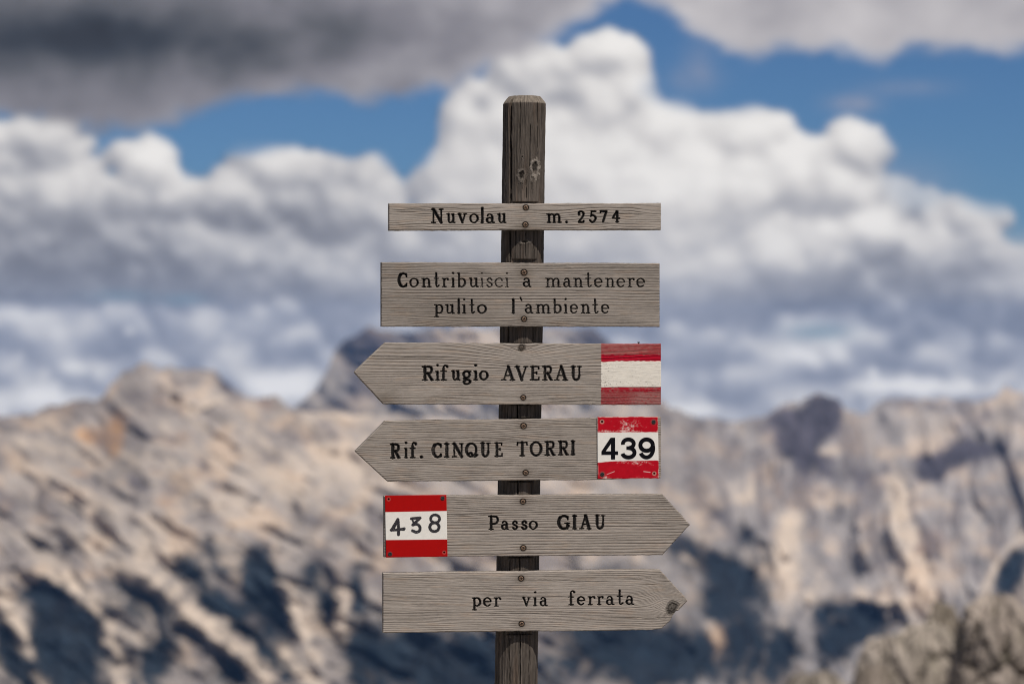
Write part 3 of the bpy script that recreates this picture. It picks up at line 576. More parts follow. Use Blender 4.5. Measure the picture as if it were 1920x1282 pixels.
# ------------------------------------------------------------------ engraved alphabet: strokes of a hand router
def arc(cx, cy, rx, ry, a0, a1, n=14):
    return [(cx + rx * math.cos(R(a0 + (a1 - a0) * k / n)), cy + ry * math.sin(R(a0 + (a1 - a0) * k / n))) for k in range(n + 1)]
def curve(pts, n=7):
    P = [np.array(p, float) for p in pts]; P = [2 * P[0] - P[1]] + P + [2 * P[-1] - P[-2]]; out = []
    for i in range(1, len(P) - 2):
        for k in range(n):
            t = k / n; a, b, c, d = P[i - 1:i + 3]
            out.append(tuple(.5 * ((2 * b) + (-a + c) * t + (2 * a - 5 * b + 4 * c - d) * t * t + (-a + 3 * b - 3 * c + d) * t ** 3)))
    out.append(tuple(P[-2])); return out
A_, D_ = 1.5, -.5     # ascender / descender in x-heights; replaced per word
def glyph(ch, A, D):
    """strokes [(points, width factor)]; x in 0..1 across the letter box, y in x-heights (lower case) or cap heights"""
    T, N = 1.0, .72   # thick / thin
    S = .62           # serif
    g = {
    'n': [([(.22, 0), (.22, .95)], T), ([(0, 1), (.22, .97)], S), ([(.05, 0), (.40, 0)], S), (curve([(.22, .62), (.34, .88), (.56, 1), (.76, .86), (.80, .6)]), N), ([(.80, .65), (.80, 0)], T), ([(.63, 0), (1, 0)], S)],
    'm': [([(.13, 0), (.13, .95)], T), ([(0, 1), (.13, .97)], S), ([(.02, 0), (.25, 0)], S), (curve([(.13, .65), (.22, .9), (.35, 1), (.48, .86), (.50, .6)]), N), ([(.50, .65), (.50, 0)], T), ([(.42, 0), (.60, 0)], S),
          (curve([(.50, .65), (.60, .9), (.72, 1), (.85, .86), (.87, .6)]), N), ([(.87, .65), (.87, 0)], T), ([(.78, 0), (1, 0)], S)],
    'u': [([(.20, 1), (.20, .3)], T), ([(0, 1), (.22, .98)], S), (curve([(.20, .38), (.24, .1), (.45, 0), (.66, .12), (.76, .36)]), N), ([(.78, 1), (.78, .05)], T), ([(.56, 1), (.78, .98)], S), ([(.78, 0), (1, 0)], S)],
    'r': [([(.30, 0), (.30, .95)], T), ([(0, 1), (.30, .97)], S), ([(.05, 0), (.62, 0)], S), (curve([(.30, .6), (.42, .85), (.66, 1), (.92, .96)]), N), ([(.90, .96), (.95, .84)], T)],
    'i': [([(.52, 0), (.52, .96)], T), ([(.02, 1), (.52, .98)], S), ([(.02, 0), (1, 0)], S), ([(.50, A), (.52, A)], 1.15)],
    'l': [([(.50, 0), (.50, A)], 1.1), ([(.05, A), (.50, A)], S), ([(0, 0), (1, 0)], S)],
    't': [([(.42, A), (.42, .25)], T), (curve([(.42, .3), (.48, .06), (.70, 0), (1, .16)]), N), ([(0, 1), (.86, 1)], S)],
    'b': [([(.20, .02), (.20, A)], T), ([(0, A), (.20, A)], S), (arc(.58, .5, .42, .5, 150, -150, 22), N), (arc(.58, .5, .42, .5, 60, -60, 10), T)],
    'p': [([(.24, D), (.24, .98)], T), ([(0, 1), (.24, .98)], S), ([(.02, D), (.50, D)], S), (arc(.60, .5, .40, .5, 150, -150, 22), N), (arc(.60, .5, .40, .5, 60, -60, 10), T)],
    'o': [(arc(.5, .5, .5, .5, 0, 360, 30), N), (arc(.5, .5, .5, .5, 145, 215, 8), T), (arc(.5, .5, .5, .5, -35, 35, 8), T)],
    'c': [(arc(.55, .5, .52, .5, 45, 315, 24), N), (arc(.55, .5, .52, .5, 140, 225, 8), T), ([(.90, .82), (.92, .72)], T)],
    'e': [(arc(.5, .5, .5, .5, 5, 318, 26), N), (arc(.5, .5, .5, .5, 140, 225, 8), T), ([(.05, .53), (.97, .53)], N)],
    'a': [(curve([(.14, .80), (.26, .96), (.46, 1), (.68, .9), (.74, .66)]), N), ([(.74, .72), (.74, .12)], T), (curve([(.74, .16), (.80, .02), (1, 0)]), N), (arc(.40, .29, .34, .29, 10, 350, 22), N), (arc(.40, .29, .34, .29, 140, 220, 8), T)],
    's': [(curve([(.90, .78), (.72, .97), (.42, 1), (.14, .84), (.16, .62), (.5, .52), (.84, .40), (.94, .20), (.72, .02), (.36, 0), (.06, .2)]), T)],
    'v': [([(.14, 1), (.52, 0)], T), ([(.86, 1), (.52, 0)], N), ([(0, 1), (.32, 1)], S), ([(.70, 1), (1, 1)], S)],
    'f': [([(.38, 0), (.38, A - .35)], T), (curve([(.38, A - .4), (.44, A - .1), (.70, A), (.96, A - .12)]), N), ([(.92, A - .08), (.97, A - .18)], T), ([(0, 1), (.82, 1)], S), ([(.05, 0), (.78, 0)], S)],
    'g': [(arc(.46, .62, .40, .38, 0, 360, 26), T), ([(.78, .92), (1, .96)], N), (curve([(.24, .28), (.12, .12), (.36, .02), (.78, -.02), (.94, -.20), (.72, -.44), (.30, -.46), (.08, -.28), (.30, -.06)]), T)],
    # capitals and figures: y in cap heights
    'N': [([(.16, 0), (.16, 1)], N), ([(.16, 1), (.86, 0)], 1.35), ([(.86, 0), (.86, 1)], N), ([(0, 1), (.26, 1)], S), ([(.70, 1), (1, 1)], S), ([(0, 0), (.34, 0)], S)],
    'C': [(arc(.55, .5, .54, .5, 52, 308, 26), T), (arc(.55, .5, .54, .5, 120, 240, 12), 1.3), ([(.90, .98), (.92, .74)], N), ([(.92, .04), (.94, .22)], N)],
    'R': [([(.22, 0), (.22, 1)], 1.2), ([(0, 1), (.55, 1)], N), ([(0, 0), (.42, 0)], S), (curve([(.50, 1), (.78, .95), (.84, .75), (.74, .54), (.46, .50), (.22, .50)]), T), ([(.50, .50), (.84, .02)], 1.25), ([(.80, 0), (1, 0)], S)],
    'A': [([(.16, 0), (.50, 1)], N), ([(.50, 1), (.84, 0)], 1.3), ([(.26, .34), (.74, .34)], S), ([(0, 0), (.32, 0)], S), ([(.66, 0), (1, 0)], S)],
    'V': [([(.16, 1), (.52, 0)], 1.3), ([(.86, 1), (.52, 0)], N), ([(0, 1), (.34, 1)], S), ([(.70, 1), (1, 1)], S)],
    'E': [([(.24, 0), (.24, 1)], 1.15), ([(0, 1), (.92, 1)], N), ([(0, 0), (.96, 0)], N), ([(.24, .52), (.72, .52)], N), ([(.92, 1), (.93, .82)], S), ([(.96, 0), (.98, .20)], S), ([(.72, .60), (.72, .44)], S)],
    'U': [([(.20, 1), (.20, .32)], 1.25), (curve([(.20, .36), (.26, .1), (.50, 0), (.74, .1), (.82, .36)]), T), ([(.82, 1), (.82, .32)], N), ([(0, 1), (.40, 1)], S), ([(.66, 1), (1, 1)], S)],
    'I': [([(.5, 0), (.5, 1)], 1.25), ([(0, 1), (1, 1)], S), ([(0, 0), (1, 0)], S)],
    'Q': [(arc(.46, .5, .45, .5, 0, 360, 30), T), (arc(.46, .5, .45, .5, 140, 220, 8), 1.25), (curve([(.26, .20), (.42, .28), (.60, .10), (.78, .0), (1, .12)]), T)],
    'T': [([(.5, 0), (.5, 1)], 1.25), ([(.04, 1), (.96, 1)], N), ([(.04, 1), (0, .78)], S), ([(.96, 1), (1, .80)], S), ([(.28, 0), (.72, 0)], S)],
    'O': [(arc(.5, .5, .5, .5, 0, 360, 30), T), (arc(.5, .5, .5, .5, 140, 220, 8), 1.25), (arc(.5, .5, .5, .5, -40, 40, 8), 1.25)],
    'P': [([(.24, 0), (.24, 1)], 1.2), ([(0, 1), (.55, 1)], N), ([(.02, 0), (.48, 0)], S), (curve([(.50, 1), (.86, .95), (.98, .74), (.86, .48), (.50, .42), (.24, .44)]), T)],
    'G': [(arc(.50, .5, .50, .5, 50, 330, 26), T), (arc(.50, .5, .50, .5, 130, 230, 10), 1.35), ([(.84, .95), (.86, .72)], N), ([(.82, .02), (.82, .42)], T), ([(.60, .44), (1, .44)], S)],
    '2': [(curve([(.08, .68), (.10, .92), (.48, 1), (.88, .84), (.80, .56), (.40, .26), (.06, .02)]), T), ([(.06, 0), (.88, 0)], T), ([(.92, .14), (.92, 0)], N)],
    '5': [([(.30, 1), (.95, 1)], T), ([(.30, 1), (.18, .54)], N), (curve([(.18, .56), (.50, .64), (.88, .52), (.94, .28), (.70, .04), (.34, .0), (.06, .16)]), T)],
    '7': [([(.04, 1), (.98, 1)], T), ([(.06, 1), (.02, .84)], N), ([(.96, 1), (.44, .02)], 1.1)],
    '4': [([(.62, 1), (.04, .36)], T), ([(.04, .34), (1, .34)], N), ([(.68, .98), (.68, .0)], T), ([(.50, 0), (.88, 0)], S)],
    '.': [([(.5, .02), (.52, .02)], 1.3)],
    "'": [([(.3, 1), (.7, 0)], .8)],
    }
    return g[ch]

def seg_field(U, V, pts, hw):
    q = np.full(U.shape, 9.)
    for (x0, y0), (x1, y1) in zip(pts[:-1], pts[1:]):
        vx, vy = x1 - x0, y1 - y0; L2 = max(vx * vx + vy * vy, 1e-9)
        t = np.clip(((U - x0) * vx + (V - y0) * vy) / L2, 0, 1)
        q = np.minimum(q, np.hypot(U - x0 - t * vx, V - y0 - t * vy) / hw)
    return q

def engrave(U, V, words, w):
    """returns q (1 = groove edge) and letter number per vertex"""
    q = np.full(U.shape, 9.); ids = np.zeros(U.shape, int); n = 0
    fade = np.zeros(U.shape)
    for text, boxes, b0, b1, h, A, D, ww, wear in words:
        xa, xb = boxes[0][0], boxes[-1][1]
        for ch, (x0, x1) in zip(text, boxes):
            n += 1
            base = b0 + (b1 - b0) * ((x0 + x1) / 2 - xa) / max(xb - xa, 1)
            W = w * ww
            small = ch.islower() or ch == '.'
            hh = h[0] if small else h[1]
            A2 = (h[1] - W * .5) / (h[0] - W) if small else 1
            lw = W * random.uniform(.93, 1.07)
            wob = lambda: random.uniform(-.25, .25)
            if ch == "'": pts = [([(x0 + .5, base - h[1] - 4), (x1 - .3, base - h[1] + 1.5)], .8)]
            else:
                pts = []
                for P, f in glyph(ch, A2, D):
                    pts.append(([(x0 + W * .45 + gx * (x1 - x0 - W * .9), base - W * .45 - gy * (hh - W * .9)) for gx, gy in P], f))
            m = (U > x0 - 6) & (U < x1 + 6) & (V > base - h[1] - 12) & (V < base + 16)
            u = U[m] + .45 * perlin(U[m] / 6, V[m] / 6, 66); v = V[m] + .45 * perlin(U[m] / 6 + 30, V[m] / 6, 67)
            best = np.full(u.shape, 9.)
            for P, f in pts: best = np.minimum(best, seg_field(u, v, P, lw * f * .5))
            cur = q[m]; better = best < cur
            cur[better] = best[better]; q[m] = cur
            ci = ids[m]; ci[better & (best < 1.6)] = n; ids[m] = ci
            cf = fade[m]; cf[better] = wear; fade[m] = cf
    return q, ids, n, fade

# ------------------------------------------------------------------ a board
WOODC = np.array([.298, .266, .238])
def lathe(prof, n=24):
    V, Q = [], []
    for (r, h) in prof:
        for k in range(n): V.append((r * math.cos(2 * math.pi * k / n), -h, r * math.sin(2 * math.pi * k / n)))
    for i in range(len(prof) - 1):
        for k in range(n): Q.append((i * n + k, i * n + (k + 1) % n, (i + 1) * n + (k + 1) % n, (i + 1) * n + k))
    return np.array(V, float), np.array(Q)
def screw_mesh(r, kind):
    # polar height field with a cross recess, facing -y
    nr_, nt = 13, 40
    rr = np.linspace(0, 1, nr_)[:, None]; th = np.linspace(0, 2 * np.pi, nt + 1)[None, :]
    x = rr * np.cos(th + .5); z = rr * np.sin(th + .5)
    h = .30 * np.sqrt(np.clip(1 - rr ** 2 * .92, 0, 1)) + 0 * th
    cross = ((np.abs(x) < .17) & (np.abs(z) < .62)) | ((np.abs(z) < .17) & (np.abs(x) < .62))
    h = np.where(cross, h - .22, h); h[-1] = -.35
    P = np.stack([x * r, -h * r, z * r], -1).reshape(-1, 3)
    if kind == 'rusty':
        base = np.array([.19, .125, .085])
        C = base * (1 + .5 * fbm(x * 3, z * 3, 31, 3))[..., None]; C[cross] *= .35
    else:
        C = np.broadcast_to(np.array([.03, .03, .032]), x.shape + (3,)).copy()
    return make_mesh('screw', P, grid_quads(nr_, nt + 1, True), C.reshape(-1, 3), M_SCREW, True)
ME_SCREW = screw_mesh(.0062, 'rusty'); ME_BLACK = screw_mesh(.0040, 'black')
def put_screw(X, Y, front, parent, me=None, sc=1.0, rot=0.0, name='screw'):
    p = to_local(np.array(float(X)), np.array(float(Y)), front)
    o = link(name, me or ME_SCREW, parent); o.location = p; o.scale = (sc, 1.0, sc); o.rotation_euler = (0, rot, 0)
    return o

def board(top, bot, thick, spacing, words, w, grain, seed, knots=(), screws=(), stains=(), paint=None, label=None, chips=(), slope=0.0):
    """top / bot: outline points in photograph pixels, left to right"""
    tx, ty = np.array(top, float).T; bx, by = np.array(bot, float).T
    X0, X1 = min(tx[0], bx[0]), max(tx[-1], bx[-1])
    nc = int((X1 - X0) / .80); xs = np.linspace(X0, X1, nc)
    yt = np.interp(xs, tx, ty) + .8 * fbm(xs / 16, xs * 0 + seed, seed, 4, .6) + 1.0 * fbm(xs / 150, xs * 0 + seed, seed + 60, 2); yb = np.interp(xs, bx, by) + .9 * fbm(xs / 13, xs * 0 + seed + 9, seed + 1, 4, .6) + 1.0 * fbm(xs / 170, xs * 0 + seed, seed + 61, 2)
    for (cx, cw, d) in chips: yb = yb + d * np.exp(-((xs - cx) / cw) ** 2)
    yb = np.maximum(yb, yt + 1.2)
    nr = int((yb - yt).max() / .62); t = np.linspace(0, 1, nr)[:, None]
    U = np.broadcast_to(xs[None], (nr, nc)).copy(); V = yt[None] + (yb - yt)[None] * t
    # ragged saw cut on the upright ends
    for side, xe in ((0, X0), (1, X1)):
        fl = np.exp(-np.abs(U - xe) / 3.0); U += fl * .35 * perlin(V / 3.1, V * 0 + side * 7, seed + 2)
    sl_t = np.gradient(yt, xs); sl_b = np.gradient(yb, xs)
    dt = (V - yt[None]) / np.sqrt(1 + np.minimum(sl_t ** 2, 2)[None]); db = (yb[None] - V) / np.sqrt(1 + np.minimum(sl_b ** 2, 2)[None])
    de = np.minimum(dt, db)
    if ty[0] != by[0] and by[0] - ty[0] > 20: de = np.minimum(de, U - X0)
    if by[-1] - ty[-1] > 20: de = np.minimum(de, X1 - U)
    de = np.maximum(de, 0)
    # growth rings
    vb = V - np.interp(xs, tx, ty)[None]
    vc = V - (ty.mean() + slope * (U - 980))
    dv = grain['amp'] * fbm(U / grain['len'], V / 60, seed + 3, 3) + .55 * fbm(U / 60, V / 14, seed + 4, 3)
    for (cx, cy, rx, ry, s) in grain.get('bend', ()):
        dv = dv + s * np.exp(-((U - cx) / rx) ** 2 - ((V - cy) / ry) ** 2)
    for (kx, ky, kr, ks) in knots:
        rr = np.hypot((U - kx), (V - ky) * 1.2)
        dv = dv + np.sign(V - ky + .01) * -ks * np.exp(-(rr / (kr * 2.2)) ** 2)
    ph = vc + dv
    tb = np.arange(-80, 260, .25)
    sp = np.exp(np.interp(tb, np.linspace(-80, 260, 69), np.random.default_rng(seed).normal(0, .24, 69))) * np.interp(tb, [p[0] for p in spacing], [p[1] for p in spacing])
    cum = np.cumsum(.25 / sp)
    phi = np.interp(ph, tb, cum)
    fr = phi - np.floor(phi); ring = np.floor(phi).astype(int)
    ra = np.random.default_rng(seed + 1).uniform(.55, 1.0, 400)[np.clip(ring, 0, 399)]
    g = np.exp(-((fr - .5) / .15) ** 2) * ra                   # soft early wood, eaten out
    g *= .70 + .30 * smooth(-.4, .3, fbm(U / 120, V / 9, seed + 6, 3))
    flat = smooth(-.05, .35, fbm(U / 130, V / 30, seed + 7, 2) + grain.get('flat', 0))
    g *= 1 - .62 * flat
    fib = fbm(U / 22, V / 1.5, seed + 8, 3, .7)
    h = -1.1 * g + .17 * fib + .5 * fbm(U / 90, V / 40, seed + 9, 2)
    broad = fbm(U / 110, V / 26, seed + 10, 3)
    C = WOODC[None, None] * (1 + .22 * fib + .18 * broad)[..., None]
    C = C * (1 - (.50 * g)[..., None] * np.array([.9, 1.0, 1.08]))
    C *= (1 + grain.get('tone', 0))
    warm = smooth(.1, .5, fbm(U / 60, V / 8, seed + 12, 3))[..., None]
    C = C * (1 + warm * np.array([.06, .0, -.05]))
    # cracks
    for k in range(5):
        r_ = random.Random(seed * 7 + k); cx = r_.uniform(X0, X1); cy = r_.uniform(ty.min() + 6, by.max() - 6); L = r_.uniform(20, 80)
        d = np.abs(V - cy - (phi * 0) - 2 * perlin(U / 40, U * 0 + k, seed + 14)); m = np.exp(-(d / .45) ** 2) * np.exp(-((U - cx) / L) ** 4)
        h -= .9 * m; C *= (1 - .6 * m)[..., None]
    for (kx, ky, kr, ks) in knots:
        wob = 1 + .18 * perlin(np.arctan2(V - ky, U - kx) * 1.3 + 5, U * 0 + kx, seed + 20)
        rr = np.hypot((U - kx) * 1.12 + (V - ky) * .25, (V - ky) * .92) / kr / wob
        core = smooth(1.0, .8, rr); ringk = .5 + .5 * np.cos(rr * 11 + 2.2 * perlin(U / 4, V / 4, seed + 22))
        h += core * (-.7 - .9 * ringk + .5 * fbm(U / 3, V / 3, seed + 21, 3)) ; h -= .9 * np.exp(-((rr - 1) / .10) ** 2)
        C = C * (1 - core * .62)[..., None] * (1 - .5 * core * ringk)[..., None] * (1 + core * .5 * fbm(U / 2.5, V / 5, seed + 23, 3))[..., None]; h -= 1.6 * core * smooth(0, 1, (V - ky) / kr); C *= (1 - .5 * np.exp(-((rr - 1) / .09) ** 2))[..., None]
    for (sx, sy, sr, sa, kind) in stains:
        d = np.hypot((U - sx) / sr, (V - sy) / (sr * .62)); m = np.exp(-d ** 2 * (1 + .5 * perlin(U / 5, V / 3, seed + 25)))
        tgt = np.array([.11, .085, .065]) if kind == 'rust' else np.array([.10, .082, .066])
        C = C * (1 - (m * sa)[..., None]) + tgt * (m * sa)[..., None]
    for (sx, sy, s, kind) in screws:
        rr = np.hypot(U - sx, V - sy) / (5.6 * s); m = smooth(1.16, .96, rr); h -= 2.0 * m
        C *= (1 - .55 * np.exp(-((rr - 1.12) / .22) ** 2))[..., None]; C *= (1 - .8 * m)[..., None]
    # weathered, worn arris
    e = np.clip(1 - de / 2.0, 0, 1); h -= 1.9 * e * e * (1 + .5 * perlin(U / 9, V / 9, seed + 16))
    C *= (1 + .10 * e)[..., None]
    stripe = np.zeros(U.shape, int)
    if paint:
        C, stripe = paint(U, V, C, h, g, fib, seed)
    q, ids, n, wear = engrave(U, V, words, w)
    gr = np.clip(1.42 - q, 0, 1.42) / 1.42
    h = np.where(q < 1.42, h * np.clip((q - .6) / .82, 0, 1) - 3.6 * np.minimum(gr, .62) / .62, h)
    pn = fbm(U / 5, V / 2.2, seed + 17, 3)
    black = smooth(1.14, .96, q + .10 * pn) * np.clip(1 - wear * smooth(-.25, .25, pn + (wear - .5) * .5), 0, 1)
    C = C * (1 - black[..., None] * .98) + np.array([.0065, .006, .0065]) * (black * .98)[..., None]
    C = np.clip(C, .006, .85)
    P = to_local(U, V); P[..., 1] -= h * .001
    nv = nr * nc
    Q = grid_quads(nr, nc)
    idf = ids.reshape(-1); qf = q.reshape(-1)
    fq = qf[Q].mean(1); fid = np.where(fq < 1.06, np.median(idf[Q], axis=1).astype(int), 0)
    fst = stripe.reshape(-1)[Q].max(1)
    # side walls and back
    idx = np.arange(nv).reshape(nr, nc)
    loop = np.concatenate([idx[0, :], idx[1:, -1], idx[-1, -2::-1], idx[-2:0:-1, 0]])
    Pf = P.reshape(-1, 3); B = Pf[loop].copy(); B[:, 1] = -FRONT + thick
    Mid = Pf[loop].copy(); cen = Pf.mean(0)
    Mid[:, 1] = -FRONT + 1.2e-3 + .0006 * rng.random(len(loop))
    nl = len(loop); a = np.arange(nl); bnx = (a + 1) % nl
    mi = nv + a; mi2 = nv + bnx; bi = nv + nl + a; bi2 = nv + nl + bnx
    W1 = np.stack([loop[bnx], loop[a], mi, mi2], -1); W2 = np.stack([mi2, mi, bi, bi2], -1)
    # back sheet: pair top row with bottom row
    tp = nv + nl + np.arange(nc); bt = nv + nl + (nc + nr - 1 - 1 + np.arange(nc))[::-1]
    Bk = np.stack([tp[:-1], tp[1:], bt[1:], bt[:-1]], -1)[:, ::-1]
    Cf = C.reshape(-1, 3); endc = WOODC * .8 * (1 + .3 * rng.normal(0, 1, (nl, 1)).clip(-1, 1))
    Vall = np.concatenate([Pf, Mid, B]); Call = np.concatenate([Cf, np.minimum(Cf[loop], .4), endc])
    Qall = np.concatenate([Q, W1, W2, Bk]); fid = np.concatenate([fid, np.zeros(len(Qall) - len(Q), int)]); fst = np.concatenate([fst, np.zeros(len(Qall) - len(Q), int)])
    Qall = Qall[:, ::-1]
    bd = link('sign_board', sub_mesh('sign_board', Vall, Qall, Call, M_WOOD, (fid == 0) & (fst == 0)), sign)
    if label: bd['label'] = label
    for k in range(1, n + 1):
        s = fid == k
        if s.any(): link('letter', sub_mesh('letter', Vall, Qall, Call, M_WOOD, s), bd)
    for k in range(1, stripe.max() + 1):
        s = (fst == k) & (fid == 0)
        if s.any():
            link('painted_stripe', sub_mesh('painted_stripe', Vall, Qall, Call, M_WOOD, s), bd, label={1: 'upper red stripe, worn thin above', 2: 'chipped white stripe', 3: 'faded lower red stripe'}[k])
    for (sx, sy, s, kind) in screws:
        put_screw(sx, sy, FRONT - .0010, bd, ME_SCREW, s * .8, random.uniform(0, 1.5))
    return bd

G = lambda **k: dict({'amp': 5, 'len': 190}, **k)
board([(729, 381.5), (1239.5, 381)], [(729, 432), (1239.5, 431)], .021, [(-80, 4), (14, 9), (24, 4.6), (52, 4.0), (260, 5)],
      [('Nuvolau', [(807.3, 832), (836.5, 854.8), (857.3, 876), (880, 897.4), (900.8, 907.8), (910.2, 928.5), (931.5, 950.3)], 419.5, 419.5, (19.5, 28.5), 0, 0, 1.0, 0),
       ('m.', [(1024, 1053.8), (1060, 1064.6)], 419, 419, (19, 24), 0, 0, 1.0, 0), ('2574', [(1083, 1097), (1104, 1118.8), (1124, 1139), (1147, 1163)], 418.6, 418.2, (19, 23.6), 0, 0, .95, 0)],
      4.1, G(amp=5, len=110, tone=.08, bend=[(900, 388, 50, 12, -5), (1140, 392, 70, 14, 6)]), 100, screws=[(986, 389.5, .92, 0), (985, 421.5, .92, 0)], stains=[(986, 390, 13, .4, 'rust'), (982, 424, 12, .5, 'rust'), (985, 431, 40, .35, 'dirt')],
      label='short narrow top board with one engraved line and figures')
cw = 3.6
board([(715.5, 491.5), (1237, 493.5)], [(715, 612.5), (1235.5, 612.5)], .022, [(-80, 3), (10, 2.6), (35, 3.2), (55, 5.0), (90, 4.6), (110, 3.6), (260, 4)],
      [('Contribuisci', [(745.9, 765), (767.8, 784.7), (789.2, 809.4), (812.7, 824.4), (827.7, 842), (845.9, 853), (856.3, 873.2), (878.4, 898), (900.6, 906.4), (911.6, 924), (927.3, 943.5), (946.8, 954)][:1], 539.6, 539.6, (18.5, 28.5), 0, -.5, 1.25, 0),
       ('ontribu', [(767.8, 784.7), (789.2, 809.4), (812.7, 824.4), (827.7, 842), (845.9, 853), (856.3, 873.2), (878.4, 898)], 539.2, 539.2, (18.5, 26.5), 0, -.5, 1, .15),
       ('isci', [(900.6, 906.4), (911.6, 924), (927.3, 943.5), (946.8, 954)], 539.2, 539.2, (18.5, 26.5), 0, -.5, .8, .7),
       ('a', [(979.7, 996.5)], 539, 539, (18.5, 26), 0, 0, .95, .3),
       ('mantenere', [(1022, 1051.9), (1055.5, 1071.6), (1074.5, 1093.4), (1097, 1110.2), (1113.9, 1129.9), (1134.3, 1153.2), (1156.1, 1172.2), (1175.8, 1190.4), (1193.3, 1209.4)], 539, 539.2, (18.3, 26.2), 0, 0, .92, .35),
       ('pulito', [(813.3, 831), (834.2, 853), (857, 862.8), (866, 874.5), (879.7, 890.8), (894.7, 912.3)], 588.8, 588.6, (18.3, 26.6), 0, -.42, 1, .1),
       ("l'", [(959, 965.7), (975, 978.4)], 588.6, 588.6, (18.3, 26.8), 0, 0, 1.05, .1),
       ('ambiente', [(983.3, 1000), (1003.8, 1033), (1035.8, 1052.6), (1057, 1064.3), (1068.6, 1084), (1088.3, 1107.3), (1110.2, 1122.6), (1127, 1142.3)], 588.2, 588.2, (18.3, 26.6), 0, 0, .95, .3)],
      cw * .92, G(amp=2.4, len=260, tone=-.07, bend=[(900, 612, 120, 22, -7)]), 200, screws=[(982.5, 511, 1.0, 0), (982.5, 598, .9, 0)], stains=[(983, 512, 16, .55, 'rust'), (983, 599, 15, .55, 'rust'), (860, 612, 110, .28, 'dirt')], slope=.004,
      label='wide rectangular board with two engraved lines of text')

def paint3(U, V, C, h, g, fib, seed):
    xl = 1127 + 1.2 * fbm(V / 6, V * 0, seed + 40, 2)
    n = fbm(U / 9, V / 5, seed + 41, 4, .6); nf = fbm(U / 3.2, V / 2.2, seed + 42, 3, .6)
    inside = smooth(-1.2, 1.0, U - xl)
    ytop = 677 + 1.6 * fbm(U / 10, U * 0, seed + 43, 3) + 1.6 * smooth(1160, 1130, U); ybot = 725.5 + .5 * fbm(U / 20, U * 0, seed + 44, 2) + .8 * smooth(1150, 1130, U)
    white = smooth(-.5, .5, V - ytop) * smooth(.5, -.5, V - ybot); up = smooth(.5, -.5, V - ytop); lo = smooth(-.5, .5, V - ybot)
    fresh = smooth(663, 666.5, V + 3 * n)                    # newer, denser coat low in the upper stripe
    cu = np.clip(.42 + .30 * fresh + .30 * smooth(-.2, .5, n + .4 * smooth(1180, 1230, U)) - .6 * g * (1 - fresh) + .18 * nf + .22 * fresh, 0, 1)
    cl = np.clip(.95 + .6 * n - .35 * smooth(731, 738, V) * smooth(-.3, .3, n + .35 * smooth(1170, 1200, U) - .12) - .4 * g + .2 * nf, .25, 1)
    chipn = smooth(.42, .50, nf + .18 * smooth(1165, 1128, U) + .10 * smooth(705, 722, V)) * .85
    red = np.array([.36, .006, .022]); red2 = np.array([.27, .010, .020]); wh = np.array([.72, .68, .61])
    pinkwood = C * np.array([1.1, .42, .42])
    def mx(a, b, f): return a * (1 - f[..., None]) + b * f[..., None]
    cred = mx(red2 * np.ones_like(C), red * np.ones_like(C), fresh)
    C2 = mx(C, mx(mx(C, pinkwood, inside * .75), cred, cu), up * inside)
    C2 = mx(C2, mx(C2, red2 * np.ones_like(C) * (1 + .4 * smooth(732, 728, V))[..., None], cl), lo * inside)
    C2 = mx(C2, wh * (1 + .05 * nf + .04 * n)[..., None], white * smooth(-.6, .4, U - xl) * (1 - chipn))
    h *= 1 - .85 * white * inside; h += inside * (.35 * white + .10)
    h -= .25 * white * chipn * inside
    st = np.zeros(U.shape, int)
    st[(U > 1127) & (up > .5)] = 1; st[(U > 1127) & (white > .5)] = 2; st[(U > 1127) & (lo > .5)] = 3
    return C2, st
board([(665, 697.5), (668, 693.5), (722, 642), (1239.5, 644.5)], [(665, 699.5), (668, 703), (719, 757.5), (1239.5, 759)], .022, [(-80, 8), (0, 6.6), (26, 5.6), (44, 3.0), (70, 2.6), (100, 3.2), (260, 4)],
      [('Rifugio', [(790.4, 814.3), (815.2, 825), (825, 840.8), (845.3, 863.9), (866.5, 884.2), (887, 896.6), (898.4, 915.6)], 714.4, 714, (20, 28.6), 0, -.42, 1.0, .05),
       ('AVERAU', [(939.1, 966.6), (963.9, 991.4), (993, 1012.6), (1016, 1037.4), (1038.3, 1065.7), (1069.3, 1091.4)], 714, 714, (20, 28.4), 0, 0, .92, .15)],
      4.2, G(amp=3, len=240, bend=[(978, 648, 95, 40, -20), (978, 655, 30, 20, -8), (1240, 660, 60, 30, 5)], tone=.05), 300, knots=[(978, 652, 7.5, 5)], screws=[(981, 745.5, .86, 0)],
      stains=[(981, 745, 12, .4, 'rust'), (980, 652, 10, .5, 'rust'), (722, 750, 26, .5, 'dirt')], paint=paint3,
      label='left-pointing arrow board with red and white stripes painted at its blunt end')
